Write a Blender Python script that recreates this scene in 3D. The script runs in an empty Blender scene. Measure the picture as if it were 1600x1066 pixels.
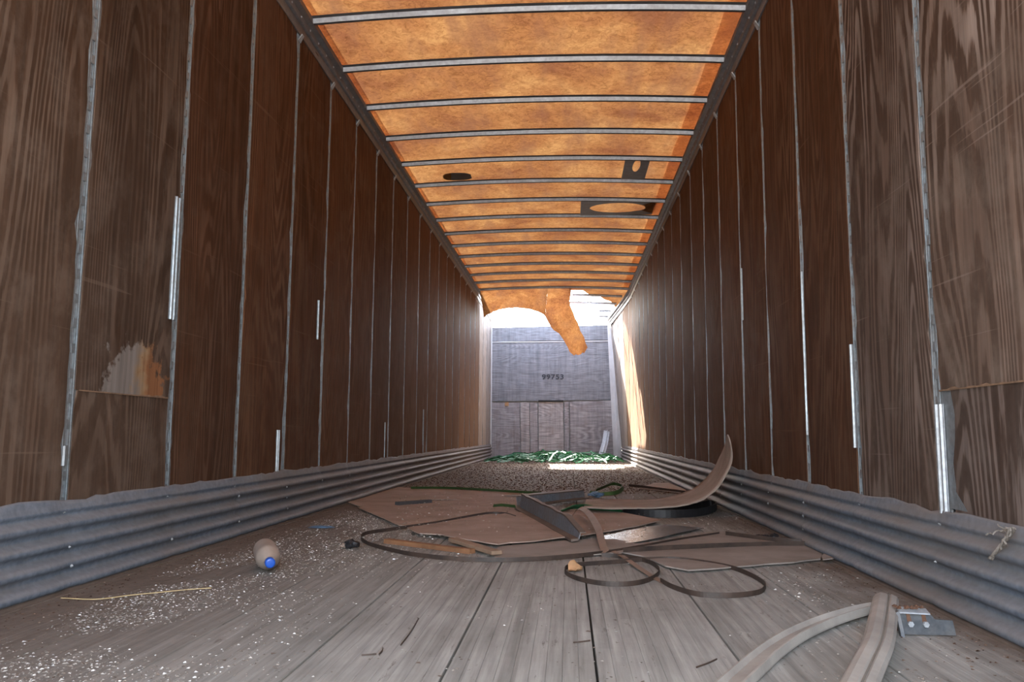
import bpy, bmesh, math, random
from mathutils import Vector, Matrix, noise as mn
sc = bpy.context.scene
R = random.Random(7)

# ---------------------------------------------------------------- camera
F, YAW, PIT, ROLL = 1253.17, 0.0703, 0.1152, 0.0059
CAM = Vector((0.2336, 0.0, 0.4615))
_c, _s = math.cos(YAW), math.sin(YAW)
FW = Vector((-_s*math.cos(PIT), _c*math.cos(PIT), math.sin(PIT)))
_R = Vector((_c, _s, 0)); _U = _R.cross(FW)
RT = math.cos(ROLL)*_R + math.sin(ROLL)*_U
UP = -math.sin(ROLL)*_R + math.cos(ROLL)*_U
cd = bpy.data.cameras.new('camera'); cam = bpy.data.objects.new('camera', cd)
sc.collection.objects.link(cam)
cd.sensor_width = 36; cd.lens = F/1600*36; cd.clip_start = 0.02; cd.clip_end = 300
M = Matrix((RT, UP, -FW)).transposed().to_4x4(); M.translation = CAM
cam.matrix_world = M
sc.camera = cam

# ---------------------------------------------------------------- light
sc.view_settings.view_transform = 'Standard'; sc.view_settings.look = 'None'
sc.view_settings.gamma = 1; sc.view_settings.use_curve_mapping = False
sc.view_settings.exposure = 1.66
SUN_DIR = Vector((0.42, -1.05, -1.0)).normalized()       # the way the light travels
w = bpy.data.worlds.new('sky'); sc.world = w; w.use_nodes = True
nt = w.node_tree; bg = nt.nodes['Background']
sk = nt.nodes.new('ShaderNodeTexSky'); sk.sky_type = 'NISHITA'; sk.sun_disc = False
sk.sun_elevation = math.asin(-SUN_DIR.z)
sk.sun_rotation = math.atan2(-SUN_DIR.x, -SUN_DIR.y)
sk.dust_density = 3.0; sk.air_density = 1.0
hs = nt.nodes.new('ShaderNodeHueSaturation'); hs.inputs['Saturation'].default_value = 0.58      # hazy bright day
hs.inputs['Value'].default_value = 1.0
nt.links.new(sk.outputs[0], hs.inputs['Color']); nt.links.new(hs.outputs[0], bg.inputs[0]); bg.inputs[1].default_value = 0.72
sd = bpy.data.lights.new('sun', 'SUN'); so = bpy.data.objects.new('sun', sd); sc.collection.objects.link(so)
sd.energy = 22.0; sd.angle = 0.009; sd.color = (1.0, 0.95, 0.87)
so.rotation_euler = SUN_DIR.to_track_quat('-Z', 'Y').to_euler()
FLASH = 15.0
fd = bpy.data.lights.new('camera_flash', 'AREA'); fo = bpy.data.objects.new('camera_flash', fd); sc.collection.objects.link(fo)
fd.shape = 'DISK'; fd.size = 0.2; fd.energy = FLASH; fd.color = (1.0, 0.97, 0.93)
fo.location = (0.24, -0.12, 0.62); fo.rotation_euler = (FW + Vector((0, 0, 0.1))).to_track_quat('-Z', 'Y').to_euler()

# ---------------------------------------------------------------- helpers
def ray(x, y): return (FW*F + RT*(x-800) - UP*(y-533))
def fl(x, y, z=0.0):
    d = ray(x, y); t = (z-CAM.z)/d.z; return CAM + d*t
def atY(x, y, Y):
    d = ray(x, y); return CAM + d*((Y-CAM.y)/d.y)
def atX(x, y, X):
    d = ray(x, y); return CAM + d*((X-CAM.x)/d.x)
def tag(o, label=None, cat=None, group=None, kind=None):
    if label: o['label'] = label
    if cat: o['category'] = cat
    if group: o['group'] = group
    if kind: o['kind'] = kind
    return o
def link(name, me, mat, parent=None, smooth=False):
    o = bpy.data.objects.new(name, me); sc.collection.objects.link(o)
    if mat is not None and not me.materials: me.materials.append(mat)
    if parent is not None: o.parent = parent
    if smooth:
        for p in me.polygons: p.use_smooth = True
    return o
class MB:
    def __init__(s): s.v = []; s.f = []
    def add(s, vs, fs):
        n = len(s.v); s.v += [tuple(v) for v in vs]; s.f += [tuple(i+n for i in f) for f in fs]; return s
    def box(s, a, b):
        x0, y0, z0 = a; x1, y1, z1 = b
        return s.add([(x0,y0,z0),(x1,y0,z0),(x1,y1,z0),(x0,y1,z0),(x0,y0,z1),(x1,y0,z1),(x1,y1,z1),(x0,y1,z1)],
                     [(3,2,1,0),(4,5,6,7),(0,1,5,4),(1,2,6,5),(2,3,7,6),(3,0,4,7)])
    def sweep(s, pts, prof, up=(0,0,1), closed=True, caps=True, scale=None, tilt=None):
        """prof: list of (a, b): a along the side vector, b along up"""
        up = Vector(up); n = len(prof); base = len(s.v); m = len(pts)
        for i, p in enumerate(pts):
            t = Vector(pts[min(i+1, m-1)]) - Vector(pts[max(i-1, 0)])
            if t.length < 1e-9: t = Vector((1,0,0))
            t.normalize(); sd_ = t.cross(up); 
            if sd_.length < 1e-6: sd_ = Vector((1,0,0))
            sd_.normalize(); u = sd_.cross(t).normalized()
            if tilt:
                q = Matrix.Rotation(tilt[i] if isinstance(tilt, (list,tuple)) else tilt, 3, t); sd_ = q @ sd_; u = q @ u
            k = scale[i] if scale else 1.0
            for a, b in prof: s.v.append(tuple(Vector(p) + sd_*a*k + u*b*k))
        for i in range(m-1):
            for j in range(n if closed else n-1):
                a = base+i*n+j; b = base+i*n+(j+1) % n
                s.f.append((a, b, b+n, a+n))
        if closed and caps:
            s.f.append(tuple(base+j for j in range(n))[::-1]); s.f.append(tuple(base+(m-1)*n+j for j in range(n)))
        return s
    def mesh(s, name):
        me = bpy.data.meshes.new(name); me.from_pydata(s.v, [], s.f); me.update()
        return me
    def build(s, name, mat, parent=None, smooth=False, fix=True):
        me = s.mesh(name)
        if fix:
            bm = bmesh.new(); bm.from_mesh(me); bmesh.ops.recalc_face_normals(bm, faces=bm.faces); bm.to_mesh(me); bm.free()
        return link(name, me, mat, parent, smooth)
def cr(P, n=8):
    """Catmull-Rom through P"""
    P = [Vector(p) for p in P]; Q = [P[0]*2-P[1]] + P + [P[-1]*2-P[-2]]; out = []
    for i in range(1, len(Q)-2):
        for k in range(n):
            t = k/n; a, b, c, d = Q[i-1], Q[i], Q[i+1], Q[i+2]
            out.append(0.5*((2*b)+(-a+c)*t+(2*a-5*b+4*c-d)*t*t+(-a+3*b-3*c+d)*t*t*t))
    out.append(P[-1]); return out
def rect(w, h, b0=0): return [(-w/2, b0), (w/2, b0), (w/2, b0+h), (-w/2, b0+h)]
def to_origin(o, p):
    p = Vector(p); o.data.transform(Matrix.Translation(-p)); o.location = p; return o

# ---------------------------------------------------------------- materials
def new_mat(name):
    m = bpy.data.materials.new(name); m.use_nodes = True; nt = m.node_tree
    return m, nt, nt.nodes['Principled BSDF'], nt.nodes.new, nt.links.new
def N(nt, typ, **kw):
    n = nt.nodes.new(typ)
    for k, v in kw.items():
        if k.startswith('i_'):
            key = k[2:]; key = int(key) if key.isdigit() else key.replace('_', ' ')
            n.inputs[key].default_value = v
        else: setattr(n, k, v)
    return n
def ramp(nt, fac, stops):
    r = nt.nodes.new('ShaderNodeValToRGB'); e = r.color_ramp.elements
    while len(e) < len(stops): e.new(0.5)
    for i, (p, c) in enumerate(stops):
        e[i].position = p; e[i].color = (*c, 1) if len(c) == 3 else c
    nt.links.new(fac, r.inputs[0]); return r.outputs[0]
def mixc(nt, fac, a, b, mode='MIX'):
    m = nt.nodes.new('ShaderNodeMix'); m.data_type = 'RGBA'; m.blend_type = mode
    for s_, v in ((0, fac), (6, a), (7, b)):
        if isinstance(v, (int, float)): m.inputs[s_].default_value = v
        elif isinstance(v, tuple): m.inputs[s_].default_value = (*v, 1)
        else: nt.links.new(v, m.inputs[s_])
    return m.outputs[2]
def mth(nt, op, a, b=None, c=None, clamp=False):
    m = nt.nodes.new('ShaderNodeMath'); m.operation = op; m.use_clamp = clamp
    for i, v in enumerate((a, b, c)):
        if v is None: continue
        if isinstance(v, (int, float)): m.inputs[i].default_value = v
        else: nt.links.new(v, m.inputs[i])
    return m.outputs[0]
def coords(nt, kind='Object', scale=(1,1,1), rnd=True):
    tc = nt.nodes.new('ShaderNodeTexCoord'); mp = nt.nodes.new('ShaderNodeMapping')
    mp.inputs['Scale'].default_value = scale
    src = tc.outputs[kind]
    if rnd:
        oi = nt.nodes.new('ShaderNodeObjectInfo'); cx = nt.nodes.new('ShaderNodeCombineXYZ')
        a = mth(nt, 'MULTIPLY', oi.outputs['Random'], 37.0); b = mth(nt, 'MULTIPLY', oi.outputs['Random'], 91.0)
        nt.links.new(a, cx.inputs[0]); nt.links.new(b, cx.inputs[1]); nt.links.new(a, cx.inputs[2])
        nt.links.new(cx.outputs[0], mp.inputs['Location'])
    nt.links.new(src, mp.inputs[0]); return mp.outputs[0]
def noise(nt, vec, scale, detail=4, rough=0.55, dist=0.0):
    n = N(nt, 'ShaderNodeTexNoise'); n.inputs['Scale'].default_value = scale; n.inputs['Detail'].default_value = detail
    n.inputs['Roughness'].default_value = rough; n.inputs['Distortion'].default_value = dist
    nt.links.new(vec, n.inputs['Vector']); return n.outputs['Fac']
def bump(nt, bsdf, h, strength=0.3, dist=0.01):
    b = nt.nodes.new('ShaderNodeBump'); b.inputs['Strength'].default_value = strength; b.inputs['Distance'].default_value = dist
    nt.links.new(h, b.inputs['Height']); nt.links.new(b.outputs[0], bsdf.inputs['Normal'])

def ply_mat(name, dark, mid, pale, pale_amt, dust=(0.26,0.23,0.2), dust_amt=0.4, patch=None, horiz=False, ringy=0.15):
    m, nt, B, _, L = new_mat(name)
    s1 = (1, 0.13, 1.0) if horiz else (1.0, 1.0, 0.10)
    if horiz: s1 = (0.13, 1.0, 1.0)
    v = coords(nt, scale=s1)
    warp = noise(nt, v, 14, 5, 0.65)
    n = noise(nt, v, 1.9, 2, 0.42, 0.25)
    rings = mth(nt, 'SINE', mth(nt, 'MULTIPLY', mth(nt, 'ADD', n, mth(nt, 'MULTIPLY', warp, 0.035)), 300.0))
    rings = mth(nt, 'MULTIPLY_ADD', rings, 0.5, 0.5)
    s2 = (4.0, 60, 60) if horiz else (60, 60, 2.5)
    fib = noise(nt, coords(nt, scale=s2), 1.0, 3, 0.6)
    big = noise(nt, coords(nt, scale=(1,1,0.5)), 2.3, 4, 0.6)
    mm = noise(nt, coords(nt, scale=(1,1,0.8)), 7.0, 5, 0.65)
    col = ramp(nt, rings, [(0.0, dark), (0.42, tuple(d*1.15 for d in dark)), (0.62, mid), (1.0, tuple(x*1.1 for x in mid))])
    soft = tuple((a_+b_)*.5 for a_, b_ in zip(dark, mid))
    col = mixc(nt, mth(nt, 'MULTIPLY', ramp(nt, noise(nt, coords(nt, scale=(1,1,0.6)), 4.0, 5, 0.65), [(0.40,(1,1,1)),(0.62,(0,0,0))]), 1-ringy), col, soft)
    st = noise(nt, coords(nt, scale=(1,22,1.2) if not horiz else (22,1,1.2)), 1.0, 5, 0.7)
    col = mixc(nt, 0.7, col, ramp(nt, st, [(0.3,(0.6,0.6,0.6)),(0.7,(1.3,1.27,1.22))]), 'MULTIPLY')
    pm = mth(nt, 'MULTIPLY', ramp(nt, rings, [(0.5,(0,0,0)),(0.8,(1,1,1))]), ramp(nt, big, [(0.42,(0,0,0)),(0.62,(1,1,1))]))
    col = mixc(nt, mth(nt, 'MULTIPLY', pm, pale_amt), col, pale)
    col = mixc(nt, 0.55, col, ramp(nt, fib, [(0.25, (0.35,0.35,0.35)), (0.75, (1.35,1.32,1.3))]), 'MULTIPLY')
    col = mixc(nt, mth(nt, 'MULTIPLY', ramp(nt, mm, [(0.5,(0,0,0)),(0.75,(1,1,1))]), dust_amt), col, dust)
    sv = nt.nodes.new('ShaderNodeMapping'); sv.inputs['Rotation'].default_value = (0.62, 0, 0); sv.inputs['Scale'].default_value = (1, 1.2, 60); L(coords(nt), sv.inputs[0])
    scr = noise(nt, sv.outputs[0], 1.0, 2, 0.5)
    col = mixc(nt, mth(nt, 'MULTIPLY', ramp(nt, scr, [(0.69,(0,0,0)),(0.73,(1,1,1))]), 0.35), col, pale)
    # dust that has gathered on the lower metre of the wall
    if not horiz:
        g = nt.nodes.new('ShaderNodeNewGeometry'); sp = nt.nodes.new('ShaderNodeSeparateXYZ'); L(g.outputs['Position'], sp.inputs[0])
        low = mth(nt, 'MULTIPLY', mth(nt, 'SUBTRACT', 1.0, mth(nt, 'DIVIDE', sp.outputs[2], 1.9), clamp=True), dust_amt*1.3)
        low = mth(nt, 'MULTIPLY', low, ramp(nt, mm, [(0.3,(0.3,0.3,0.3)),(0.6,(1,1,1))]))
        col = mixc(nt, low, col, dust)
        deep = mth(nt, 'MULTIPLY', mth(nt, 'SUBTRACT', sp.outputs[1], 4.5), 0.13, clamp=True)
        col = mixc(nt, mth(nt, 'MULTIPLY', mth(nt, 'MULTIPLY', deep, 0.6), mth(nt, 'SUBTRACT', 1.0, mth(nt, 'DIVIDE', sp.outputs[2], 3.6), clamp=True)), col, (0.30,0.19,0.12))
    oi = nt.nodes.new('ShaderNodeObjectInfo')
    tone = ramp(nt, oi.outputs['Random'], [(0,(0.82,0.82,0.84)),(1,(1.15,1.12,1.08))])
    col = mixc(nt, 1.0, col, tone, 'MULTIPLY')
    if patch:
        g = nt.nodes.new('ShaderNodeNewGeometry'); sp = nt.nodes.new('ShaderNodeSeparateXYZ'); L(g.outputs['Position'], sp.inputs[0])
        py, pz, ry, rz = patch
        jag = noise(nt, coords(nt, scale=(1,1,1), rnd=False), 14, 4, 0.6)
        dy = mth(nt, 'DIVIDE', mth(nt, 'SUBTRACT', sp.outputs[1], py), ry); dz = mth(nt, 'DIVIDE', mth(nt, 'SUBTRACT', sp.outputs[2], pz), rz)
        dd = mth(nt, 'SQRT', mth(nt, 'ADD', mth(nt, 'MULTIPLY', dy, dy), mth(nt, 'MULTIPLY', dz, dz)))
        dd = mth(nt, 'ADD', dd, mth(nt, 'MULTIPLY', mth(nt, 'SUBTRACT', jag, 0.5), 2.2))
        inner = ramp(nt, mth(nt, 'ADD', dy, mth(nt, 'MULTIPLY', jag, 0.9)), [(0.35, (0.20,0.172,0.155)), (0.6,(0.27,0.175,0.10)), (0.85, (0.23,0.105,0.05))])
        col = mixc(nt, ramp(nt, dd, [(0.8,(1,1,1)),(0.98,(0,0,0))]), col, mixc(nt, 0.5, inner, ramp(nt, fib, [(0.3,(0.5,0.5,0.5)),(0.7,(1.3,1.3,1.3))]), 'MULTIPLY'))
    L(col, B.inputs['Base Color']); B.inputs['Roughness'].default_value = 0.7; B.inputs['Specular IOR Level'].default_value = 0.05
    bump(nt, B, mth(nt, 'ADD', mth(nt,'MULTIPLY',rings,0.2), mth(nt, 'ADD', fib, mm)), 0.35, 0.002)
    return m
def metal_mat(name, col, rough=0.45, metallic=0.7, dust=(0.2,0.18,0.16), dust_amt=0.5, scale=9, spangle=False, stretch=(1,1,1)):
    m, nt, B, _, L = new_mat(name)
    v = coords(nt, scale=stretch)
    a = noise(nt, v, scale, 6, 0.65); b = noise(nt, v, scale*7, 4, 0.6)
    c = mixc(nt, ramp(nt, b, [(0.3,(0,0,0)),(0.7,(1,1,1))]), tuple(x*0.75 for x in col), tuple(x*1.2 for x in col))
    c = mixc(nt, mth(nt, 'MULTIPLY', ramp(nt, a, [(0.4,(0,0,0)),(0.65,(1,1,1))]), dust_amt), c, dust)
    L(c, B.inputs['Base Color'])
    mt = mth(nt, 'MULTIPLY', mth(nt, 'SUBTRACT', 1.0, mth(nt, 'MULTIPLY', ramp(nt, a, [(0.4,(0,0,0)),(0.65,(1,1,1))]), dust_amt)), metallic)
    L(mt, B.inputs['Metallic']); B.inputs['Roughness'].default_value = rough
    bump(nt, B, b, 0.2, 0.002); return m
def plain(name, c, rough=0.6, var=0.25, scale=12, metallic=0.0, c2=None, spec=0.5, bumpd=0.002):
    m, nt, B, _, L = new_mat(name)
    v = coords(nt); a = noise(nt, v, scale, 5, 0.65)
    L(ramp(nt, a, [(0.3, tuple(x*(1-var) for x in c)), (0.7, c2 or tuple(x*(1+var) for x in c))]), B.inputs['Base Color'])
    B.inputs['Roughness'].default_value = rough; B.inputs['Metallic'].default_value = metallic
    B.inputs['Specular IOR Level'].default_value = spec
    bump(nt, B, a, 0.3, bumpd); return m

PLY = ply_mat('plywood_brown', (0.075,0.029,0.012), (0.104,0.042,0.018), (0.15,0.09,0.055), 0.4, dust=(0.2,0.15,0.115), dust_amt=0.22)
PLYR = ply_mat('plywood_weathered', (0.047,0.025,0.015), (0.072,0.040,0.025), (0.17,0.12,0.09), 0.55, dust=(0.19,0.145,0.115), dust_amt=0.3)
PLYN = ply_mat('plywood_bold_grain', (0.050,0.029,0.021), (0.105,0.072,0.058), (0.22,0.175,0.155), 0.9, dust=(0.2,0.165,0.14), dust_amt=0.3, ringy=0.8)
PLYM = ply_mat('plywood_brown_worn', (0.066,0.028,0.014), (0.094,0.042,0.022), (0.15,0.09,0.06), 0.55, dust=(0.17,0.115,0.08), dust_amt=0.18)
PLYG = ply_mat('plywood_pale', (0.22,0.2,0.19), (0.36,0.33,0.31), (0.48,0.46,0.44), 0.6, dust=(0.5,0.48,0.46), dust_amt=0.4)  # pale grey plywood for the panels at the far end
PLYB = ply_mat('plywood_grey_front', (0.2,0.213,0.25), (0.235,0.25,0.295), (0.29,0.31,0.36), 0.5, dust=(0.29,0.315,0.37), dust_amt=0.5, horiz=True)
PLYB2 = ply_mat('plywood_grey_front_worn', (0.33,0.32,0.35), (0.45,0.44,0.48), (0.54,0.54,0.58), 0.6, dust=(0.22,0.16,0.13), dust_amt=0.45, horiz=True)
GALV = metal_mat('galvanised_post', (0.24,0.275,0.30), 0.45, 0.6, dust=(0.13,0.10,0.08), dust_amt=0.5)
GALVB = metal_mat('bright_galvanised', (0.36,0.39,0.42), 0.55, 0.4, dust_amt=0.3)
RAIL = metal_mat('rail_metal', (0.14,0.145,0.16), 0.5, 0.5, dust=(0.12,0.075,0.05), dust_amt=0.6, scale=3)
BOW = metal_mat('roof_bow_metal', (0.36,0.39,0.44), 0.5, 0.2, dust=(0.2,0.18,0.17), dust_amt=0.4, scale=5)
SKIN = plain('aluminium_skin', (0.25,0.26,0.27), 0.6)
WHITE = plain('white_lining', (0.62,0.63,0.66), 0.5, 0.12, 4)
# kick plate: blue grey metal with brown dust streaks
def kick_mat():
    m, nt, B, _, L = new_mat('kick_plate_metal')
    v = coords(nt, 'Object', (1, 0.25, 1)); a = noise(nt, v, 5, 6, 0.65); b = noise(nt, coords(nt), 45, 4, 0.6)
    c = mixc(nt, ramp(nt, b, [(0.3,(0,0,0)),(0.7,(1,1,1))]), (0.095,0.118,0.155), (0.18,0.212,0.26))
    g = nt.nodes.new('ShaderNodeNewGeometry'); sp = nt.nodes.new('ShaderNodeSeparateXYZ'); L(g.outputs['Normal'], sp.inputs[0])
    upf = ramp(nt, sp.outputs[2], [(0.05,(0,0,0)),(0.45,(1,1,1))])       # dust lies on what faces up
    c = mixc(nt, mth(nt, 'MULTIPLY', upf, 0.42), c, (0.23,0.215,0.2))
    ps = nt.nodes.new('ShaderNodeSeparateXYZ'); L(g.outputs['Position'], ps.inputs[0])
    far = mth(nt, 'MULTIPLY', mth(nt, 'SUBTRACT', ps.outputs[1], 3.0), 0.16, clamp=True)   # thicker dust deeper in the trailer
    c = mixc(nt, mth(nt, 'MULTIPLY', far, 0.7), c, (0.2,0.16,0.135))
    c = mixc(nt, mth(nt, 'MULTIPLY', ramp(nt, a, [(0.45,(0,0,0)),(0.65,(1,1,1))]), 0.6), c, (0.17,0.145,0.125))
    L(c, B.inputs['Base Color']); B.inputs['Metallic'].default_value = 0.12; B.inputs['Roughness'].default_value = 0.62; B.inputs['Specular IOR Level'].default_value = 0.25
    bump(nt, B, a, 0.3, 0.004); return m
KICK = kick_mat()
def floor_mat():
    m, nt, B, _, L = new_mat('floor_wood')
    g = nt.nodes.new('ShaderNodeNewGeometry'); ps = nt.nodes.new('ShaderNodeSeparateXYZ'); L(g.outputs['Position'], ps.inputs[0])
    X, Y = ps.outputs[0], ps.outputs[1]
    # laminated strips, each with a tone of its own, butt jointed
    sx = mth(nt, 'FLOOR', mth(nt, 'DIVIDE', X, 0.0331)); wn = nt.nodes.new('ShaderNodeTexWhiteNoise'); wn.noise_dimensions = '1D'; L(sx, wn.inputs['W'])
    sy = mth(nt, 'FLOOR', mth(nt, 'ADD', mth(nt, 'DIVIDE', Y, 1.3), mth(nt, 'MULTIPLY', wn.outputs[0], 9.0)))
    w2 = nt.nodes.new('ShaderNodeTexWhiteNoise'); w2.noise_dimensions = '2D'; cx = nt.nodes.new('ShaderNodeCombineXYZ'); L(sx, cx.inputs[0]); L(sy, cx.inputs[1]); L(cx.outputs[0], w2.inputs['Vector'])
    base = ramp(nt, w2.outputs[0], [(0,(0.255,0.256,0.242)),(0.5,(0.295,0.297,0.281)),(1,(0.335,0.337,0.32))])
    fib = noise(nt, coords(nt, 'Object', (70,3,70)), 1, 4, 0.6)
    c = mixc(nt, 0.8, base, ramp(nt, fib, [(0.25,(0.55,0.55,0.55)),(0.7,(1.2,1.2,1.2))]), 'MULTIPLY')
    blot = noise(nt, coords(nt, 'Object', (1,0.7,1), False), 3.2, 6, 0.62)
    c = mixc(nt, 0.55, c, ramp(nt, blot, [(0.3,(0.6,0.58,0.56)),(0.6,(1.15,1.15,1.15))]), 'MULTIPLY')
    scr = noise(nt, coords(nt, 'Object', (9,1.3,9), False), 4, 6, 0.75)
    c = mixc(nt, ramp(nt, scr, [(0.60,(0,0,0)),(0.68,(0.7,0.7,0.7))]), c, (0.1,0.088,0.078))
    # brown dirt: along both walls and deeper in
    jag = mth(nt, 'MULTIPLY', mth(nt, 'SUBTRACT', blot, 0.5), 1.6)
    far = ramp(nt, mth(nt, 'MULTIPLY', mth(nt, 'ADD', mth(nt, 'SUBTRACT', Y, 3.2), jag), 0.45, clamp=True), [(0,(0,0,0)),(1,(1,1,1))])
    lf = mth(nt, 'MULTIPLY', mth(nt, 'SUBTRACT', mth(nt, 'ADD', -0.93, mth(nt, 'MULTIPLY', jag, 0.25)), X), 7.0, clamp=True)
    lf = mth(nt, 'MAXIMUM', lf, mth(nt, 'MULTIPLY', mth(nt, 'SUBTRACT', mth(nt, 'ADD', -0.3, mth(nt, 'MULTIPLY', jag, 0.3)), X), 1.3, clamp=True))
    rg = mth(nt, 'MULTIPLY', mth(nt, 'SUBTRACT', X, mth(nt, 'ADD', 1.0, mth(nt, 'MULTIPLY', jag, 0.25))), 5.0, clamp=True)
    msk = mth(nt, 'MAXIMUM', mth(nt, 'MULTIPLY', far, 0.8), mth(nt, 'MULTIPLY', mth(nt, 'MAXIMUM', lf, rg), 0.85))
    dirt = ramp(nt, noise(nt, coords(nt, 'Object', (1,1,1), False), 30, 5, 0.7), [(0.3,(0.09,0.066,0.05)),(0.7,(0.17,0.13,0.103))])
    c = mixc(nt, msk, c, dirt)
    L(c, B.inputs['Base Color']); B.inputs['Roughness'].default_value = 0.7; L(mth(nt, 'MULTIPLY_ADD', msk, -0.2, 0.22), B.inputs['Specular IOR Level'])
    bump(nt, B, mth(nt, 'ADD', fib, scr), 0.4, 0.0015); return m
FLOOR = floor_mat()
def roof_mat():
    m, nt, B, _, L = new_mat('translucent_fibreglass')
    v = coords(nt, 'Object', (1,1,1), False)
    a = noise(nt, v, 2.2, 6, 0.6, 0.3); f = noise(nt, v, 22, 7, 0.8, 1.2); s = noise(nt, coords(nt,'Object',(1,0.25,1),False), 5, 4, 0.6)
    c = ramp(nt, a, [(0.32,(0.40,0.155,0.065)),(0.5,(0.61,0.27,0.095)),(0.66,(0.80,0.41,0.15))])
    c = mixc(nt, 0.8, c, ramp(nt, f, [(0.36,(0.5,0.44,0.4)),(0.58,(1.08,1.08,1.1))]), 'MULTIPLY')
    c = mixc(nt, mth(nt,'MULTIPLY', ramp(nt, s, [(0.48,(0,0,0)),(0.7,(1,1,1))]), 0.7), c, (0.36,0.16,0.085))
    t = nt.nodes.new('ShaderNodeBsdfTranslucent'); d = nt.nodes.new('ShaderNodeBsdfDiffuse'); mx = nt.nodes.new('ShaderNodeMixShader')
    L(mixc(nt, 1.0, c, (0.058,0.058,0.06), 'MULTIPLY'), t.inputs[0]); L(c, d.inputs[0]); mx.inputs[0].default_value = 0.35
    L(t.outputs[0], mx.inputs[1]); L(d.outputs[0], mx.inputs[2]); L(mx.outputs[0], nt.nodes['Material Output'].inputs[0]); return m
ROOF = roof_mat()
EDGE_SHADE, _nt, _B, _, _L = new_mat('edge_shade_tint'); _t = _nt.nodes.new('ShaderNodeBsdfTranslucent'); _t.inputs[0].default_value = (0.8,0.5,0.36,1); _L(_t.outputs[0], _nt.nodes['Material Output'].inputs[0])  # tint of the added strips that shade the roof edges
SHEET = plain('dusty_fibreboard', (0.33,0.245,0.20), 0.8, 0.22, 5, spec=0.2)
SHEETE = plain('fibreboard_pale_edge', (0.3,0.24,0.2), 0.85, 0.2, 9, spec=0.2)
SHEETG = plain('dusty_grey_board', (0.27,0.235,0.21), 0.8, 0.2, 6, spec=0.2)
RUST = plain('rusty_steel_band', (0.035,0.026,0.022), 0.55, 0.4, 14, 0.1, c2=(0.07,0.045,0.034))
TANB = plain('tan_band', (0.2,0.13,0.095), 0.6, 0.25, 9)
BEAM = metal_mat('dusty_beam_metal', (0.2,0.225,0.26), 0.5, 0.4, dust=(0.17,0.13,0.105), dust_amt=0.6, scale=7)
BEAMD = plain('beam_brown_flange', (0.12,0.09,0.072), 0.7, 0.3, 9)
BLACK = plain('black_rubber', (0.012,0.012,0.014), 0.55, 0.3, 10)
GREEN = plain('green_plastic_band', (0.008,0.10,0.035), 0.5, 0.4, 6, c2=(0.02,0.2,0.08), spec=.3)
GREEND = plain('dusty_green_band', (0.04,0.09,0.025), 0.5, 0.3, 6)
STICK = plain('orange_brown_wood', (0.22,0.105,0.05), 0.7, 0.25, 12)
STICKT = plain('tan_wood', (0.27,0.18,0.12), 0.75, 0.2, 12)
TRIM = plain('chalky_grey_trim', (0.33,0.315,0.29), 0.6, 0.22, 7, spec=0.3)
TRIMD = plain('trim_groove', (0.17,0.16,0.14), 0.7, 0.2, 9)
BRK = metal_mat('bracket_steel', (0.085,0.095,0.105), 0.5, 0.5, dust_amt=0.5)
RUSTR = plain('red_rust', (0.12,0.06,0.035), 0.9, 0.4, 40)
LEAF = plain('dry_leaf', (0.42,0.24,0.12), 0.7, 0.25, 20)
STRAW = plain('straw', (0.42,0.32,0.16), 0.7, 0.2, 20)
TWINE = plain('frayed_twine', (0.17,0.15,0.13), 0.9, 0.25, 60)
BLUE = plain('blue_plastic', (0.015,0.08,0.4), 0.35, 0.1, 9)
BLUED = plain('dusty_blue_plastic', (0.08,0.14,0.22), 0.6, 0.3, 30)
DUSTY = plain('dusty_clear_plastic', (0.34,0.27,0.22), 0.55, 0.15, 20)
ALU = metal_mat('bright_aluminium_scrap', (0.75,0.78,0.82), 0.3, 0.6, dust_amt=0.1)
SLICK = metal_mat('slick_sheet_metal', (0.25,0.26,0.28), 0.22, 0.8, dust=(0.2,0.18,0.16), dust_amt=0.5, scale=12, stretch=(1,4,1))
INK = plain('stencil_ink', (0.03,0.035,0.05), 0.7, 0.3, 60)
BOW_SHADE_BAR = plain('bow_shade_and_bar', (0.045,0.043,0.045), 0.8)  # dark tone for shade painted on the bows, and for the dark bar
HOLE = plain('grime_dark', (0.015,0.013,0.012), 0.9)
TORN = plain('torn_veneer', (0.19,0.115,0.07), 0.8, 0.4, 30)
GRAVEL = plain('pale_gravel', (0.42,0.4,0.37), 0.9, 0.25, 3)

# ---------------------------------------------------------------- sizes
W = 1.25; Y0 = -0.7; YB = 15.34; S = 0.61; P0 = 4.1316; B0 = 4.2197; WR = 1.2027; HR = 2.76; HB = 2.65
def bent(Y): return max(0.0, min(1.0, (Y-13.0)/(YB-13.0)))**1.2
def lean(Y): return 0.22*bent(Y)          # the far end of the wall at larger X is pushed in at the top

# ---------------------------------------------------------------- ground outside
g = MB().box((-60,-80,-1.5), (60,60,-1.3)).build('ground', GRAVEL); tag(g, 'pale gravel yard under and behind the trailer', 'ground', kind='structure')

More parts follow.
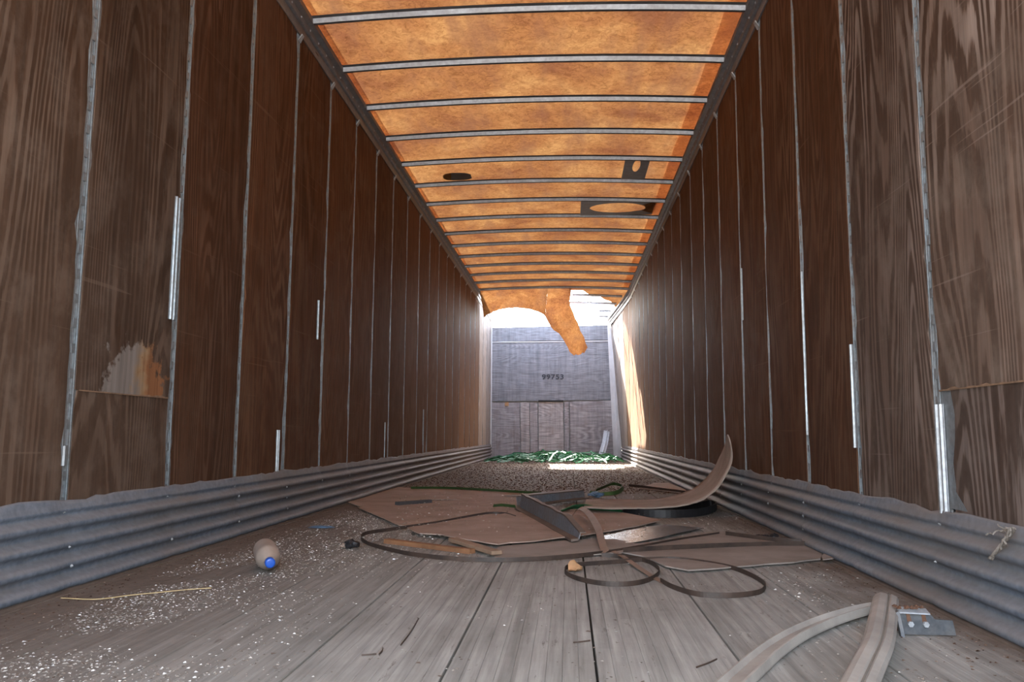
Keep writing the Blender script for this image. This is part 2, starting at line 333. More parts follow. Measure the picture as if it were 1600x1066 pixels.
# ---------------------------------------------------------------- floor
fb = MB().box((-1.30, Y0, -0.10), (1.30, YB+0.1, -0.03)).build('floor', HOLE)
tag(fb, 'worn grey wooden trailer floor of long laminated planks', 'floor', kind='structure')
joints = sorted([fl(x, 1066).x for x in (437, 690, 932, 1177, 1424)])
jw = (joints[-1]-joints[0])/4
xs = [joints[0]+jw*i for i in range(-3, 7)]
xs = [-1.27] + [x for x in xs if -1.2 < x < 1.2] + [1.27]
for a, b in zip(xs[:-1], xs[1:]):
    mb = MB(); n = max(1, round((b-a)/0.0331)); q = (b-a-0.005)/n; prof = []
    x = a+0.0025
    top = []
    for i in range(n):
        top += [(x+i*q+0.0007, 0.0), (x+(i+1)*q-0.0007, 0.0)]
        if i < n-1: top += [(x+(i+1)*q, -0.0012)]
    prof = [(a+0.0025, -0.03)] + [(a+0.0025, -0.002)] + top + [(b-0.0025, -0.002), (b-0.0025, -0.03)]
    k = len(prof); vs = []
    ys = [Y0, 1.0, 3.0, 5.0, 8.0, 12.0, YB+0.1]
    for yy in ys: vs += [(px, yy, pz) for px, pz in prof]
    fs = [(j*k+i, j*k+(i+1) % k, (j+1)*k+(i+1) % k, (j+1)*k+i) for j in range(len(ys)-1) for i in range(k)]
    fs += [tuple(range(k))[::-1], tuple((len(ys)-1)*k+i for i in range(k))]
    mb.add(vs, fs).build('plank', FLOOR, fb)

# ---------------------------------------------------------------- side walls
walls = {}
for side, nm in ((-1, 'wall_left'), (1, 'wall_right')):
    mb = MB(); ys = [Y0 + (YB+0.1-Y0)*i/20 for i in range(21)]
    vs = []
    for y in ys:
        ln = lean(y) if side > 0 else 0
        for x, z in ((1.29, -0.1), (1.29, 2.82), (1.31, 2.82), (1.31, -0.1)): vs.append((side*x - (ln*z/2.7 if side > 0 else 0), y, z))
    fs = [(4*j+i, 4*j+(i+1) % 4, 4*j+4+(i+1) % 4, 4*j+4+i) for j in range(20) for i in range(4)] + [(0,1,2,3), (80,81,82,83)]
    mb.add(vs, fs)
    walls[side] = tag(mb.build(nm, SKIN), 'plywood lined trailer wall with steel posts and corrugated kick plate, %s' % ('bottle side' if side < 0 else 'side the long board curls up against'), 'wall', kind='structure')

def panel(side, y0, y1, z0, z1, mat, bulge=0.006, cut=None, name='panel', seed=None):
    nu, nv = 8, max(4, int((z1-z0)/0.055)); yc = (y0+y1)/2; vs = []; seed = R.random()*100 if seed is None else seed
    e0 = [R.uniform(-.003,.003) + (R.uniform(.004,.014) if R.random() < .14 else 0) for _ in range(nv+1)]
    e1 = [R.uniform(-.003,.003) - (R.uniform(.004,.014) if R.random() < .14 else 0) for _ in range(nv+1)]
    for j in range(nv+1):
        z = z0+(z1-z0)*j/nv
        for i in range(nu+1):
            u = i/nu; a = y0+e0[j]; b = y1+e1[j]
            if cut: a, b = cut(a, b, z)
            y = a+(b-a)*u
            h = bulge*(1-(2*u-1)**2)*(0.6+0.8*mn.noise((seed, z*1.1, 0))) + 0.004*mn.noise((y*6+seed, z*3, seed)) + 0.005*(abs(2*u-1)**8)*mn.noise((z*5, seed+u*3, 3))
            vs.append((-side*h - (lean(y)*z/2.7 if side > 0 else 0), y-yc, z))
    n = len(vs)
    vs += [(side*0.012, v[1], v[2]) for v in vs]
    fs = []
    w_ = nu+1
    for j in range(nv):
        for i in range(nu):
            q = (j*w_+i, j*w_+i+1, (j+1)*w_+i+1, (j+1)*w_+i); fs.append(q); fs.append(tuple(x+n for x in q[::-1]))
    rim = [i for i in range(nu)] + [j*w_+nu for j in range(nv)] + [nv*w_+i for i in range(nu, 0, -1)] + [j*w_ for j in range(nv, 0, -1)]
    for a, b in zip(rim, rim[1:]+rim[:1]): fs.append((b, a, a+n, b+n))
    o = MB().add(vs, fs).build(name, mat, walls[side], smooth=False)
    o.location = (side*W, yc, 0)
    return o
def torn(side, y0, y1, z):
    mb = MB(); P = []; n = 24; vs = []
    for i in range(n+1):
        y = y0+(y1-y0)*i/n; h = .001+.012*max(0, mn.noise((i*.55, z, side*3)))
        vs += [(-side*.0045, y, z-.002), (-side*.006, y, z+.002), (-side*.0045, y, z+h), (side*.002, y, z+.002)]
    o = mb.add(vs, [(i*4+j, i*4+(j+1) % 4, (i+1)*4+(j+1) % 4, (i+1)*4+j) for i in range(n) for j in range(4)]).build('torn_edge', TORN, walls[side])
    o.location = (side*W, 0, 0); return o
# slotted post, one shared mesh per side
def post_mesh(side, z0=0.24, z1=2.66):
    mb = MB()
    def bx(d0, d1, ya, yb, za, zb): mb.box((min(side*d0, side*d1), ya, za), (max(side*d0, side*d1), yb, zb))
    bx(0.010, 0.014, -0.034, 0.034, z0, z1)
    bx(0.003, 0.008, -0.030, -0.008, z0, z1); bx(0.003, 0.008, 0.008, 0.030, z0, z1)
    bx(0.001, 0.003, -0.019, -0.014, z0, z1); bx(0.001, 0.003, 0.014, 0.019, z0, z1)
    z = z0
    while z < z1:
        bx(0.002, 0.008, -0.008, 0.008, z, min(z+0.028, z1)); z += 0.076
    return mb.mesh('post')
PM = {s: post_mesh(s) for s in (-1, 1)}
for s in PM:
    PM[s].materials.append(GALV); PM[s].materials.append(GALVB)
    for p in list(PM[s].polygons)[:6]: p.material_index = 1
ks = list(range(-7, 19))
zsplit = 0.585
pa = atX(213, 594, -W)
PLYP = ply_mat('plywood_torn_face', (0.047,0.025,0.015), (0.072,0.040,0.025), (0.17,0.12,0.09), 0.55, dust=(0.19,0.145,0.115), dust_amt=0.3, patch=(pa.y-0.0, pa.z-0.02, 0.21, 0.15))
for side in (-1, 1):
    edges = [Y0-0.02] + [P0+S*k for k in ks] + [YB]
    for i in range(len(edges)-1):
        a, b = edges[i]+0.021, edges[i+1]-0.021
        yc = (a+b)/2
        if side > 0 and yc < 3.0: m = PLYN
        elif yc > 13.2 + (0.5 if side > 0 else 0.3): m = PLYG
        elif yc < 2.3: m = PLYR
        elif yc < 4.4: m = PLYM
        else: m = PLY
        if i == 0: a += 0
        if side < 0 and abs(yc-(P0-2.5*S)) < 0.2:
            panel(side, a, b, 0.20, zsplit, PLYR, .002, seed=3.3); panel(side, a, b, zsplit+0.0015, HB+0.04, PLYP, .002, seed=3.3); torn(side, a+.01, b-.01, zsplit)
        elif side > 0 and abs(yc-(P0-3.5*S)) < 0.2:
            zz = 0.585
            def cutf(a_, b_, z): # splintered wedge beside the bare flange
                return a_, b_
            torn(side, a+.01, b-.01, zz); panel(side, a, b-0.055, 0.20, zz-0.0015, PLYN, .002, seed=8.1, cut=lambda a_, b_, z: (a_, b_-0.03*max(0, 1-abs(z-0.50)/0.14))); panel(side, a, b, zz, HB+0.04, PLYN, .002, seed=8.1)
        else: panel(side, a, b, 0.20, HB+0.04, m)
    for k in ks:
        o = bpy.data.objects.new('post', PM[side]); sc.collection.objects.link(o); o.parent = walls[side]
        o.location = (side*W, P0+S*k, 0)
        if side > 0: o.rotation_euler = (0, -lean(P0+S*k)/2.7, 0)
        # bright clip that ties the post to the top rail
        if P0+S*k < 13:
            c = MB().add([(0,-0.02,0),(0,0.02,0),(-side*0.02,0.012,0.035),(-side*0.02,-0.012,0.035),(side*0.004,-0.02,0),(side*0.004,0.02,0),(-side*0.014,0.012,0.04),(-side*0.014,-0.012,0.04)],
                         [(0,1,2,3),(7,6,5,4),(0,4,5,1),(1,5,6,2),(2,6,7,3),(3,7,4,0)]).build('clip', GALVB, walls[side])
            c.location = (side*(W-0.004), P0+S*k, HB-0.035)

# bare flanges and splice strips showing beside the posts
def splice(side, xa, ya, xb, yb, w_, ridges=2, proud=0.006, mat=GALV):
    a = atX(xa, ya, side*W); b = atX(xb, yb, side*W); yc = (a.y+b.y)/2; z0, z1 = min(a.z, b.z), max(a.z, b.z)
    mb = MB()
    def bx(d0, d1, ya_, yb_): mb.box((min(-side*d0, -side*d1), ya_, z0), (max(-side*d0, -side*d1), yb_, z1))
    bx(0.0, 0.002, -w_/2, w_/2)
    for r_ in range(ridges):
        c = -w_/2 + w_*(r_+0.5)/ridges
        pts = [Vector((-side*0.002, c, z0)), Vector((-side*0.002, c, z1))]
        mb.sweep(pts, [(-0.006,0),(-0.004,proud),(0.004,proud),(0.006,0)], up=(-side,0,0))
    o = mb.build('splice_strip', mat, walls[side]); o.location = (side*W-side*0.001, yc, 0)
    o['label'] = 'bright galvanised strip'
    return o
splice(1, 1468, 632, 1478, 803, 0.05, mat=GALVB)
splice(1, 1254, 425, 1263, 680, 0.02, 1); splice(1, 1326, 540, 1343, 700, 0.025, 1); splice(1, 1159, 420, 1162, 500, 0.02, 1)
splice(-1, 276, 308, 268, 500, 0.045); splice(-1, 434, 672, 431, 742, 0.04); splice(-1, 99, 697, 97, 728, 0.02, 1); splice(-1, 498, 470, 494, 530, 0.03, 1)
splice(-1, 600, 660, 600, 715, 0.04, 1); splice(-1, 661, 640, 660, 712, 0.05, 1)
# bare plate in the splintered notch
a = atX(1487, 635, W)
fl_o = MB().box((W+0.001, a.y-0.06, 0.27), (W+0.004, a.y+0.05, zsplit+0.02)).build('bare_flange', GALV, walls[1])

# corrugated kick plates, in lengths
HK = 0.262
prof = []
NP = 46
def kprof(z):  # how far the plate stands off the wall at height z
    t = z/HK
    if t > 0.86: return 0.006 + 0.012*(1-(t-0.86)/0.14)
    return 0.020 + 0.0125*(lambda q: math.copysign(abs(q)**0.5, q))(math.sin(t/0.86*4*2*math.pi - 0.9)) + 0.018*(1-t)**3
for side in (-1, 1):
    bounds = [Y0] + [P0+S*k for k in (-4, -1, 2, 5, 8, 11, 14)] + [YB]
    for q in range(len(bounds)-1):
        a, b = bounds[q]-0.0, bounds[q+1]+0.004; n = max(2, int((b-a)/0.05)); vs = []
        for i in range(n+1):
            y = a+(b-a)*i/n
            pd = min(abs(y-(P0+S*k)) for k in ks)
            for j in range(NP+1):
                z = HK*j/NP
                d = kprof(z) + 0.002*mn.noise((y*2.2, z*14, side*9)) - 0.007*math.exp(-(pd/0.025)**2) + 0.0015*((q % 2))
                zz = z
                if j >= NP-1: zz = z + 0.012*mn.noise((y*4, side*3, 1.0)) + 0.008*mn.noise((y*21, side*3, 4.0)); d += 0.006*max(0, mn.noise((y*7, side, 8)))
                vs.append((-side*d, y, zz))
        w_ = NP+1; m_ = len(vs)
        vs += [(v[0]+side*0.002, v[1], v[2]) for v in vs]
        fs = []
        for i in range(n):
            for j in range(NP):
                qd = (i*w_+j, i*w_+j+1, (i+1)*w_+j+1, (i+1)*w_+j); fs.append(qd); fs.append(tuple(x+m_ for x in qd[::-1]))
        for i in range(n): fs.append((i*w_+NP, i*w_+NP+m_, (i+1)*w_+NP+m_, (i+1)*w_+NP))
        o = MB().add(vs, fs).build('kick_plate', KICK, walls[side], smooth=True); o.location = (side*W, 0, 0.001)
    # rivets and popped nail heads at the posts
    mb = MB()
    for k in ks:
        y = P0+S*k
        for zf in (0.07, 0.125, 0.18, 0.225):
            if R.random() < .25: continue
            yy = y+R.uniform(-.01,.01); d = kprof(zf)-0.004; r_ = R.choice((.004,.006,.008))
            ring = [(-side*(d), yy+r_*math.cos(t*math.pi/4), zf+r_*math.sin(t*math.pi/4)) for t in range(8)]
            mb.add(ring + [(-side*(d+.006), yy, zf)], [(t, (t+1) % 8, 8) for t in range(8)])
    o = mb.build('rivet', GALVB, walls[side]); o.location = (side*W, 0, 0); o['kind'] = 'stuff'
    # sill where the plate meets the planks
    sill = MB()
    sill.add([(side*W, Y0, 0), (side*(W-.045), Y0, 0), (side*(W-.045), Y0, .006), (side*W, Y0, .02), (side*W, YB, 0), (side*(W-.045), YB, 0), (side*(W-.045), YB, .006), (side*W, YB, .02)],
             [(0,1,2,3),(7,6,5,4),(0,4,5,1),(1,5,6,2),(2,6,7,3)])
    sill.build('sill', BEAMD, walls[side])

# ---------------------------------------------------------------- ceiling
def zc(X): return 0.035*(1-(X/WR)**2)
def sheet_z(X, Y):
    ph = ((Y-B0)/S) % 1.0
    return HR + 0.038 + zc(X) - 0.006*math.sin(ph*math.pi)*(1+mn.noise((X*1.5, Y, 2))) + 0.004*mn.noise((X*3, Y*3, 5))
YT = B0+14*S
nx, ny = 24, 132; vs = []
for j in range(ny+1):
    y = Y0+(YT-Y0)*j/ny
    for i in range(nx+1):
        X = -1.24+2.48*i/nx; vs.append((X, y, sheet_z(X, y)))
fs = [(j*(nx+1)+i, j*(nx+1)+i+1, (j+1)*(nx+1)+i+1, (j+1)*(nx+1)+i) for j in range(ny) for i in range(nx)]
ceil = MB().add(vs, fs).build('ceiling', ROOF, None, True, False)
tag(ceil, 'sunlit amber fibreglass trailer roof on steel bows, torn open at the far end', 'roof', kind='structure')
# remaining sheet along the rail past the tear
def yend(X):
    P = [(.23,13.12),(.5,13.15),(.55,13.4),(.63,13.5),(.8,13.62),(.86,13.84),(1.0,13.95),(1.1,14.2),(1.25,14.5)]
    for (a, ya), (b, yb) in zip(P, P[1:]):
        if X <= b: return ya+(yb-ya)*max(0, (X-a))/(b-a)
    return P[-1][1]
vs = []; nx, ny = 20, 8
for j in range(ny+1):
    for i in range(nx+1):
        X = .24+1.0*i/nx; e = yend(X)+0.03*mn.noise((X*20, 1, 1)); y = YT+(e-YT)*j/ny
        vs.append((X-lean(y)*(X > .9)*(X-.9)/.34, y, sheet_z(X, y)-0.1*bent(y)*max(0, X)))
MB().add(vs, [(j*(nx+1)+i, j*(nx+1)+i+1, (j+1)*(nx+1)+i+1, (j+1)*(nx+1)+i) for j in range(ny) for i in range(nx)]).build('roof_sheet', ROOF, ceil, True, False)
# drooping torn flap with the hanging tongue
YF = 13.42
edge = [atY(x, y, YF) for x, y in ((756,496),(763,491),(775,486),(790,482),(805,481),(820,482),(835,485),(848,491),(852,495))]
edge = cr(edge, 3); n = len(edge); mb = MB(); vs = []; nv = 8
TL = [atY(856,450,YT), atY(855,462,YT+.25), atY(853,478,YT+.5), atY(852,495,YF)]; TL[0].z = sheet_z(TL[0].x, YT)
x0t = -1.22
for j in range(nv+1):
    v = j/nv
    for i in range(n):
        e = edge[i]; bx = x0t+(atY(856,450,YT).x-x0t)*i/(n-1); zb = sheet_z(bx, YT)
        if i == n-1:
            q = min(2, int(v*3)); vs.append(TL[q].lerp(TL[q+1], v*3-q)); continue
        jit = 0.015*mn.noise((i*1.7, 0, 0)) if j == nv else 0
        vs.append((bx+(e.x-bx)*v, YT+(e.y-YT)*v, zb+(e.z-zb)*v**1.8+jit))
mb.add(vs, [(j*n+i, j*n+i+1, (j+1)*n+i+1, (j+1)*n+i) for j in range(nv) for i in range(n-1)])
pairs = [((856,450),(893,451),YT),((855,462),(892,460),YT+.25),((853,478),(890,470),YT+.5),((852,495),(891,478),YF),((860,510),(896,489),13.45),((866,516),(900,498),13.47),((873,521),(903,505),13.5),((880,530),(907,517),13.53),((884,537),(913,527),13.57),((887,543),(915,536),13.6),((890,550),(918,543),13.62),((897,556),(913,552),13.66)]
vs = []; na = 6
for t, (l, r_, Y) in enumerate(pairs):
    A = atY(*l, Y); C = atY(*r_, Y)
    if t == 0: A.z = sheet_z(A.x, YT); C.z = sheet_z(C.x, YT)
    for i in range(na+1):
        u = i/na; p = A.lerp(C, u); k = min(1, t/4)
        p.y += 0.05*math.sin(u*math.pi)*k + 0.02*mn.noise((u*4, t*.8, 0))*k
        if t > 3 and i in (0, na): p.x += 0.018*mn.noise((t*3.1, i, 7))
        if t == len(pairs)-1: p.z += 0.03*mn.noise((u*9, 3, 3))
        vs.append(p)
mb.add(vs, [(j*(na+1)+i, j*(na+1)+i+1, (j+1)*(na+1)+i+1, (j+1)*(na+1)+i) for j in range(len(pairs)-1) for i in range(na)])
o = mb.build('torn_flap', ROOF, ceil, True, False); o['label'] = 'torn roof flap hanging down in the daylight'

# roof bows
def bow_mesh(xa, xb, n=16):
    mb = MB(); k = 0
    pr = [(-.038, .034), (-.020, .029), (-.011, 0.004), (.011, 0.004), (.020, .029), (.038, .034), (.036, .037), (.0, .037), (-.036, .037)]
    vs = []
    for i in range(n+1):
        X = xa+(xb-xa)*i/n
        for a, b in pr: vs.append((X, a, b+zc(X)))
    k = len(pr)
    fs = [(i*k+j, i*k+(j+1) % k, (i+1)*k+(j+1) % k, (i+1)*k+j) for i in range(n) for j in range(k)]
    fs += [tuple(range(k)), tuple(n*k+j for j in range(k))[::-1]]
    mb.add(vs, fs); me = mb.mesh('roof_bow'); me.materials.append(BOW); me.materials.append(BOW_SHADE_BAR)
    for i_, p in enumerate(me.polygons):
        if i_ >= n*k or i_ % k not in (1, 3): p.material_index = 1  # shade painted onto the underside and flanges of the bow
    bm = bmesh.new(); bm.from_mesh(me); bmesh.ops.recalc_face_normals(bm, faces=bm.faces); bm.to_mesh(me); bm.free()
    return me
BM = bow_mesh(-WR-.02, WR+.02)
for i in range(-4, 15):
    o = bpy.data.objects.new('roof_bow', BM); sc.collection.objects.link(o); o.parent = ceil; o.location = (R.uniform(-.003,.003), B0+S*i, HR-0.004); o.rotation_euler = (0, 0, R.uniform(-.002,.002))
for i, xa, xb, dz in ((15, .3, 1.14, -.02), (16, .25, 1.08, -.05), (17, .8, 1.02, -.09), (18, .82, .99, -.12)):
    me = bow_mesh(xa, xb, 6); o = link('roof_bow', me, BOW, ceil); o.location = (0, B0+S*i-(0.12 if i == 18 else 0), HR-0.004+dz)
# thin wire sagging across the hole
MB().sweep(cr([atY(889,468,YT+.9), atY(920,474,YT+1.1), atY(945,479,YT+1.3), atY(964,482,YT+1.5)], 5), [(math.cos(t)*.006, math.sin(t)*.006) for t in (0,1.57,3.14,4.71)]).build('loose_wire', BOW, ceil)
# strips added over the sheet to dim the sunlight along both edges
for xa, xb in ((1.10, 1.24), (-1.24, -1.17)):
    MB().add([(xa, Y0, sheet_z(xa, 0)+.012), (xb, Y0, sheet_z(xb, 0)+.012), (xb, 13.0, sheet_z(xb, 0)+.012), (xa, 13.0, sheet_z(xa, 0)+.012)], [(0,1,2,3)]).build('edge_shade_strip', EDGE_SHADE, ceil)
# top rails
rp = [(0, -.11), (.010, -.112), (.012, -.085), (.006, -.08), (.006, -.05), (.018, -.046), (.022, -.042), (.022, -.008), (.034, -.004), (.05, 0.0), (.05, .03), (.0, .03)]
for side in (-1, 1):
    pts = []
    for i in range(61):
        y = Y0+(YB-Y0)*i/60; t = bent(y)
        if side > 0: pts.append((W-lean(y)*1.05, y, HR-.14*t))
        else: pts.append((-W, y, HR-.03*t))
    vs = []
    for p in pts:
        for d, z in rp: vs.append((p[0]-side*d, p[1], p[2]+z))
    k = len(rp)
    mb = MB().add(vs, [(i*k+j, i*k+(j+1) % k, (i+1)*k+(j+1) % k, (i+1)*k+j) for i in range(60) for j in range(k)] + [tuple(range(k)), tuple(60*k+j for j in range(k))])
    mb.build('top_rail', RAIL, ceil)
    mb = MB()
    for i in range(0, 78):       # rivet heads along the rail
        y = 0.9+i*0.152
        mb.add([(side*(W-.022)-side*0.0, y-.006, HR-.03), (side*(W-.022), y+.006, HR-.03), (side*(W-.022), y+.006, HR-.018), (side*(W-.022), y-.006, HR-.018), (side*(W-.028), y, HR-.024)], [(0,1,4),(1,2,4),(2,3,4),(3,0,4)])
    mb.build('rail_rivet', BOW, ceil)['kind'] = 'stuff'
# patch frames riveted under the roof
def roof_frame(pxs, i, hole, mat=RAIL):
    """pxs: x range in the picture at bow i; depth between bow i and i+1; hole: (u0, u1, v0, v1)"""
    Ya, Yb_ = B0+S*(i+0.06), B0+S*(i+0.06)+S*0.86
    Xa = atY(pxs[0], 300, (Ya+Yb_)/2).x; Xb = atY(pxs[1], 300, (Ya+Yb_)/2).x
    vs = []; seg = 24; zt = HR+.018+zc((Xa+Xb)/2)
    cx_, cy_ = (hole[0]+hole[1])/2, (hole[2]+hole[3])/2
    for t in range(seg):
        a = 2*math.pi*t/seg; c, s_ = math.cos(a), math.sin(a); m_ = max(abs(c), abs(s_))
        ou, ov = .5+.5*c/m_, .5+.5*s_/m_
        iu, iv = cx_+(hole[1]-hole[0])/2*c*1.05, cy_+(hole[3]-hole[2])/2*s_
        for u, v in ((ou, ov), (iu, iv)):
            vs.append((Xa+(Xb-Xa)*u, Ya+(Yb_-Ya)*v, zt)); vs.append((Xa+(Xb-Xa)*u, Ya+(Yb_-Ya)*v, zt+.006))
    fs = []
    for t in range(seg):
        a = t*4; b = ((t+1) % seg)*4
        fs += [(a, b, b+2, a+2), (a+1, a+3, b+3, b+1), (a, a+1, b+1, b), (a+2, b+2, b+3, a+3)]
    return MB().add(vs, fs).build('patch_frame', mat, ceil)
roof_frame((974, 1012), 4, (.36, .66, .0, .62)); roof_frame((907, 1022), 6, (.14, .86, .15, .85))
Ya = B0+S*4.75
a = atY(692, 284, Ya).x; b = atY(736, 284, Ya).x
mb = MB(); vs = []
for t in range(14):
    an = 2*math.pi*t/14; r_ = 1+.12*mn.noise((t*2.3,0,0)); vs.append(((a+b)/2+(b-a)/2*max(-1,min(1,1.25*math.cos(an)))*r_, Ya+.11*math.sin(an)*r_, HR+.022+zc(.4)))
vs += [(v[0], v[1], v[2]+.006) for v in vs]
mb.add(vs, [tuple(range(14)), tuple(range(27, 13, -1))] + [(t, (t+1) % 14, 14+(t+1) % 14, 14+t) for t in range(14)])
po = mb.build('patch_plate', BEAMD, ceil)

# ---------------------------------------------------------------- front wall
bw = MB().box((-1.25, YB+.03, -.1), (1.12, YB+.06, 2.50)).build('wall_back', SKIN)
tag(bw, 'grey plywood front wall of the trailer with stencilled number', 'wall', kind='structure')
def bquad(px, mat, th=0.012, off=0.0, name='panel', nn=6):
    """px: four corners (bl, br, tr, tl) in picture coordinates on the front wall plane"""
    P = [atY(x, y, YB-off) for x, y in px]
    c = sum(P, Vector())/4; mb = MB(); vs = []
    nu = nv = nn
    for j in range(nv+1):
        for i in range(nu+1):
            u, v = i/nu, j/nv; p = (P[0]*(1-u)+P[1]*u)*(1-v)+(P[3]*(1-u)+P[2]*u)*v
            e = (i in (0, nu)) or (j in (0, nv))
            q = p - c; 
            if e: q.x += R.uniform(-.004,.004); q.z += R.uniform(-.004,.004)
            vs.append((q.x, 0.004*mn.noise((p.x*2, p.z*2, off)), q.z))
    n = len(vs); vs += [(v[0], v[1]+th, v[2]) for v in vs]; w_ = nu+1; fs = []
    for j in range(nv):
        for i in range(nu):
            q = (j*w_+i, j*w_+i+1, (j+1)*w_+i+1, (j+1)*w_+i); fs += [q, tuple(x+n for x in q[::-1])]
    rim = list(range(nu)) + [j*w_+nu for j in range(nv)] + [nv*w_+i for i in range(nu, 0, -1)] + [j*w_ for j in range(nv, 0, -1)]
    fs += [(b, a, a+n, b+n) for a, b in zip(rim, rim[1:]+rim[:1])]
    o = mb.add(vs, fs).build(name, mat, bw); o.location = c; return o
bquad([(768,533.5),(951,531),(950,508),(768,512)], PLYB, name='panel')
bquad([(768,627),(954.5,625),(951,533.5),(768,536)], PLYB, name='panel')
bquad([(768.5,716),(813,716),(812,629.5),(768.5,629)], PLYB2, off=.004)
bquad([(814,716),(828,716),(827,629.5),(813,629)], PLYB2, off=-.002)
bquad([(829,716),(840.5,716),(840,629.5),(828,629)], PLYB2, off=.014)
bquad([(842,716),(881,716),(880,627.5),(841.5,627.5)], PLYB2, off=-.008)
bquad([(882.5,716),(890,716),(889,628),(881.5,628)], PLYB2, off=.01)
bquad([(891,716),(958.5,716),(954.5,626),(890,627.5)], PLYB2, off=.006)
bquad([(841,628.2),(880.5,628),(880.5,625.4),(841,625.8)], HOLE, off=.012, name='crack', nn=2)
o = bquad([(764,535.6),(955,533.4),(955,532.2),(764,534.3)], WHITE, off=.014, name='joint_strip', nn=8)
o = bquad([(789,634.5),(794.5,634.5),(795,628.5),(789,629)], LEAF, off=.02, name='foam_blob', nn=2); o['label'] = 'yellow foam blob'
# corner posts
def corner(side, pxs):
    for n_, (xa, xb, dy) in enumerate(pxs):
        A = atY(xa, 715, YB-dy); Bq = atY(xb, 715, YB-dy)
        ln = .10 if side > 0 else 0
        vs = []
        for z in (0.01, 1.2, 2.50):
            k = ln*z/2.5
            for x, y in ((A.x-k, YB-dy), (Bq.x-k, YB-dy), (Bq.x-k, YB+.02), (A.x-k, YB+.02)): vs.append((x, y, z))
        MB().add(vs, [(0,1,2,3),(8,9,10,11)] + [(j*4+i, j*4+(i+1) % 4, j*4+4+(i+1) % 4, j*4+4+i) for j in range(2) for i in range(4)]).build('corner_post', WHITE, bw)
corner(1, [(959, 967, .02), (966, 972, .06)])
corner(-1, [(762, 767.5, .02)])
# stencilled number
tcu = bpy.data.curves.new('stencil', 'FONT'); tcu.body = '99753'; tcu.size = 0.155; tcu.align_x = 'CENTER'; tcu.offset = 0.0035; tcu.extrude = 0.0008; tcu.space_character = 1.12
to = bpy.data.objects.new('tmp_text', tcu); sc.collection.objects.link(to)
me = bpy.data.meshes.new_from_object(to); bpy.data.objects.remove(to)
me.materials.clear()
tx = link('stencil_number', me, INK, bw); c = atY(864, 592.5, YB); tx.location = (c.x, YB-.0075, c.z); tx.rotation_euler = (math.pi/2, 0, 0); tx.scale = (1.0, 0.82, 1)
tx['label'] = 'black stencilled number 99753'

# ================================================================ loose things on the floor
def board(px, th, mat, z, label, cat, jag=.006, wave=.004, tilt=None, name='fibreboard_sheet', n=10):
    """flat broken sheet lying on the floor; px = outline in picture coordinates, read on the floor plane"""
    P = [fl(x, y) for x, y in px]; Q = []
    for a, b in zip(P, P[1:]+P[:1]):
        k = max(1, int((b-a).length/0.06))
        for i in range(k): Q.append(a.lerp(b, i/k))
    c = sum(Q, Vector())/len(Q)
    bm = bmesh.new(); vs = []
    for i, p in enumerate(Q):
        q = p-c; q.x += jag*mn.noise((i*1.3, z*99, 0)); q.y += jag*2*mn.noise((i*1.7, 5, z*99)); q.z = 0; vs.append(bm.verts.new(q))
    f = bm.faces.new(vs); bmesh.ops.triangulate(bm, faces=[f], quad_method='BEAUTY', ngon_method='BEAUTY')
    bmesh.ops.subdivide_edges(bm, edges=[e for e in bm.edges if e.calc_length() > .25], cuts=2); bmesh.ops.triangulate(bm, faces=bm.faces)
    for v in bm.verts:
        v.co.z = wave*(1+mn.noise((v.co.x*3+z*50, v.co.y*2, 0)))
        if tilt: v.co.z += max(0, tilt[0]*v.co.x+tilt[1]*v.co.y+tilt[2])
    r_ = bmesh.ops.extrude_face_region(bm, geom=list(bm.faces)); 
    for v in [g_ for g_ in r_['geom'] if isinstance(g_, bmesh.types.BMVert)]: v.co.z += th
    bmesh.ops.recalc_face_normals(bm, faces=bm.faces)
    me = bpy.data.meshes.new(name); bm.to_mesh(me); bm.free()
    o = link(name, me, mat); o.location = (c.x, c.y, z); return tag(o, label, cat)
board([(541,786),(556,775),(587,757),(612,762),(640,764),(700,767),(780,770),(818,773),(822,790),(700,782),(672,782),(600,800),(585,795),(562,794)], .004, SHEET, .001,
      'thin dusty brown fibreboard sheet reaching the kick plate behind the short dark bar', 'board')
board([(560,797),(600,790),(670,786),(760,785),(812,786),(812,800),(800,812),(720,822),(640,826),(622,825),(595,812)], .004, SHEET, .006,
      'wide dusty brown fibreboard sheet with the short dark bar lying on it', 'board')
board([(636,831),(700,822),(800,806),(850,806),(935,798),(1000,812),(1033,819),(1000,827),(911,843),(872,848),(830,853),(795,855),(778,858),(712,848),(690,842),(655,840)], .005, SHEET, .011,
      'large pale brown fibreboard sheet under the open end of the bent channel', 'board')
board([(968,866),(1000,853),(1060,845),(1100,836),(1134,835),(1200,842),(1272,850),(1286,866),(1283,878),(1240,883),(1175,888),(1120,893),(1076,896),(1040,889),(1022,880),(1004,873)], .005, SHEETG, .002,
      'greyish brown fibreboard sheet between the curled bands and the rusty double band', 'board')
board([(1022,757),(1045,757),(1072,768),(1071,773),(1030,768),(1000,764)], .006, SHEET, .002, 'small brown board by the kick plate beyond the upcurled strip', 'board')
board([(778,857),(800,855),(880,848),(960,846),(1010,855),(970,868),(900,872),(790,876),(772,874)], .004, SHEETG, .001, 'thin grey sheet lying flat on the planks below the bent channel', 'board', name='thin_sheet')
board([(940,838),(975,829),(1040,824),(1100,828),(1040,842),(985,852),(945,850)], .002, SLICK, .002, 'slick shiny grey metal sheet lying between two brown boards', 'metal sheet', wave=.006, name='metal_sheet')
board([(1284,876),(1296,868),(1306,870),(1314,874),(1300,880),(1286,881)], .003, SHEETG, .008, 'small grey flat offcut at the tip of the greyish brown sheet', 'offcut', name='flat_offcut')

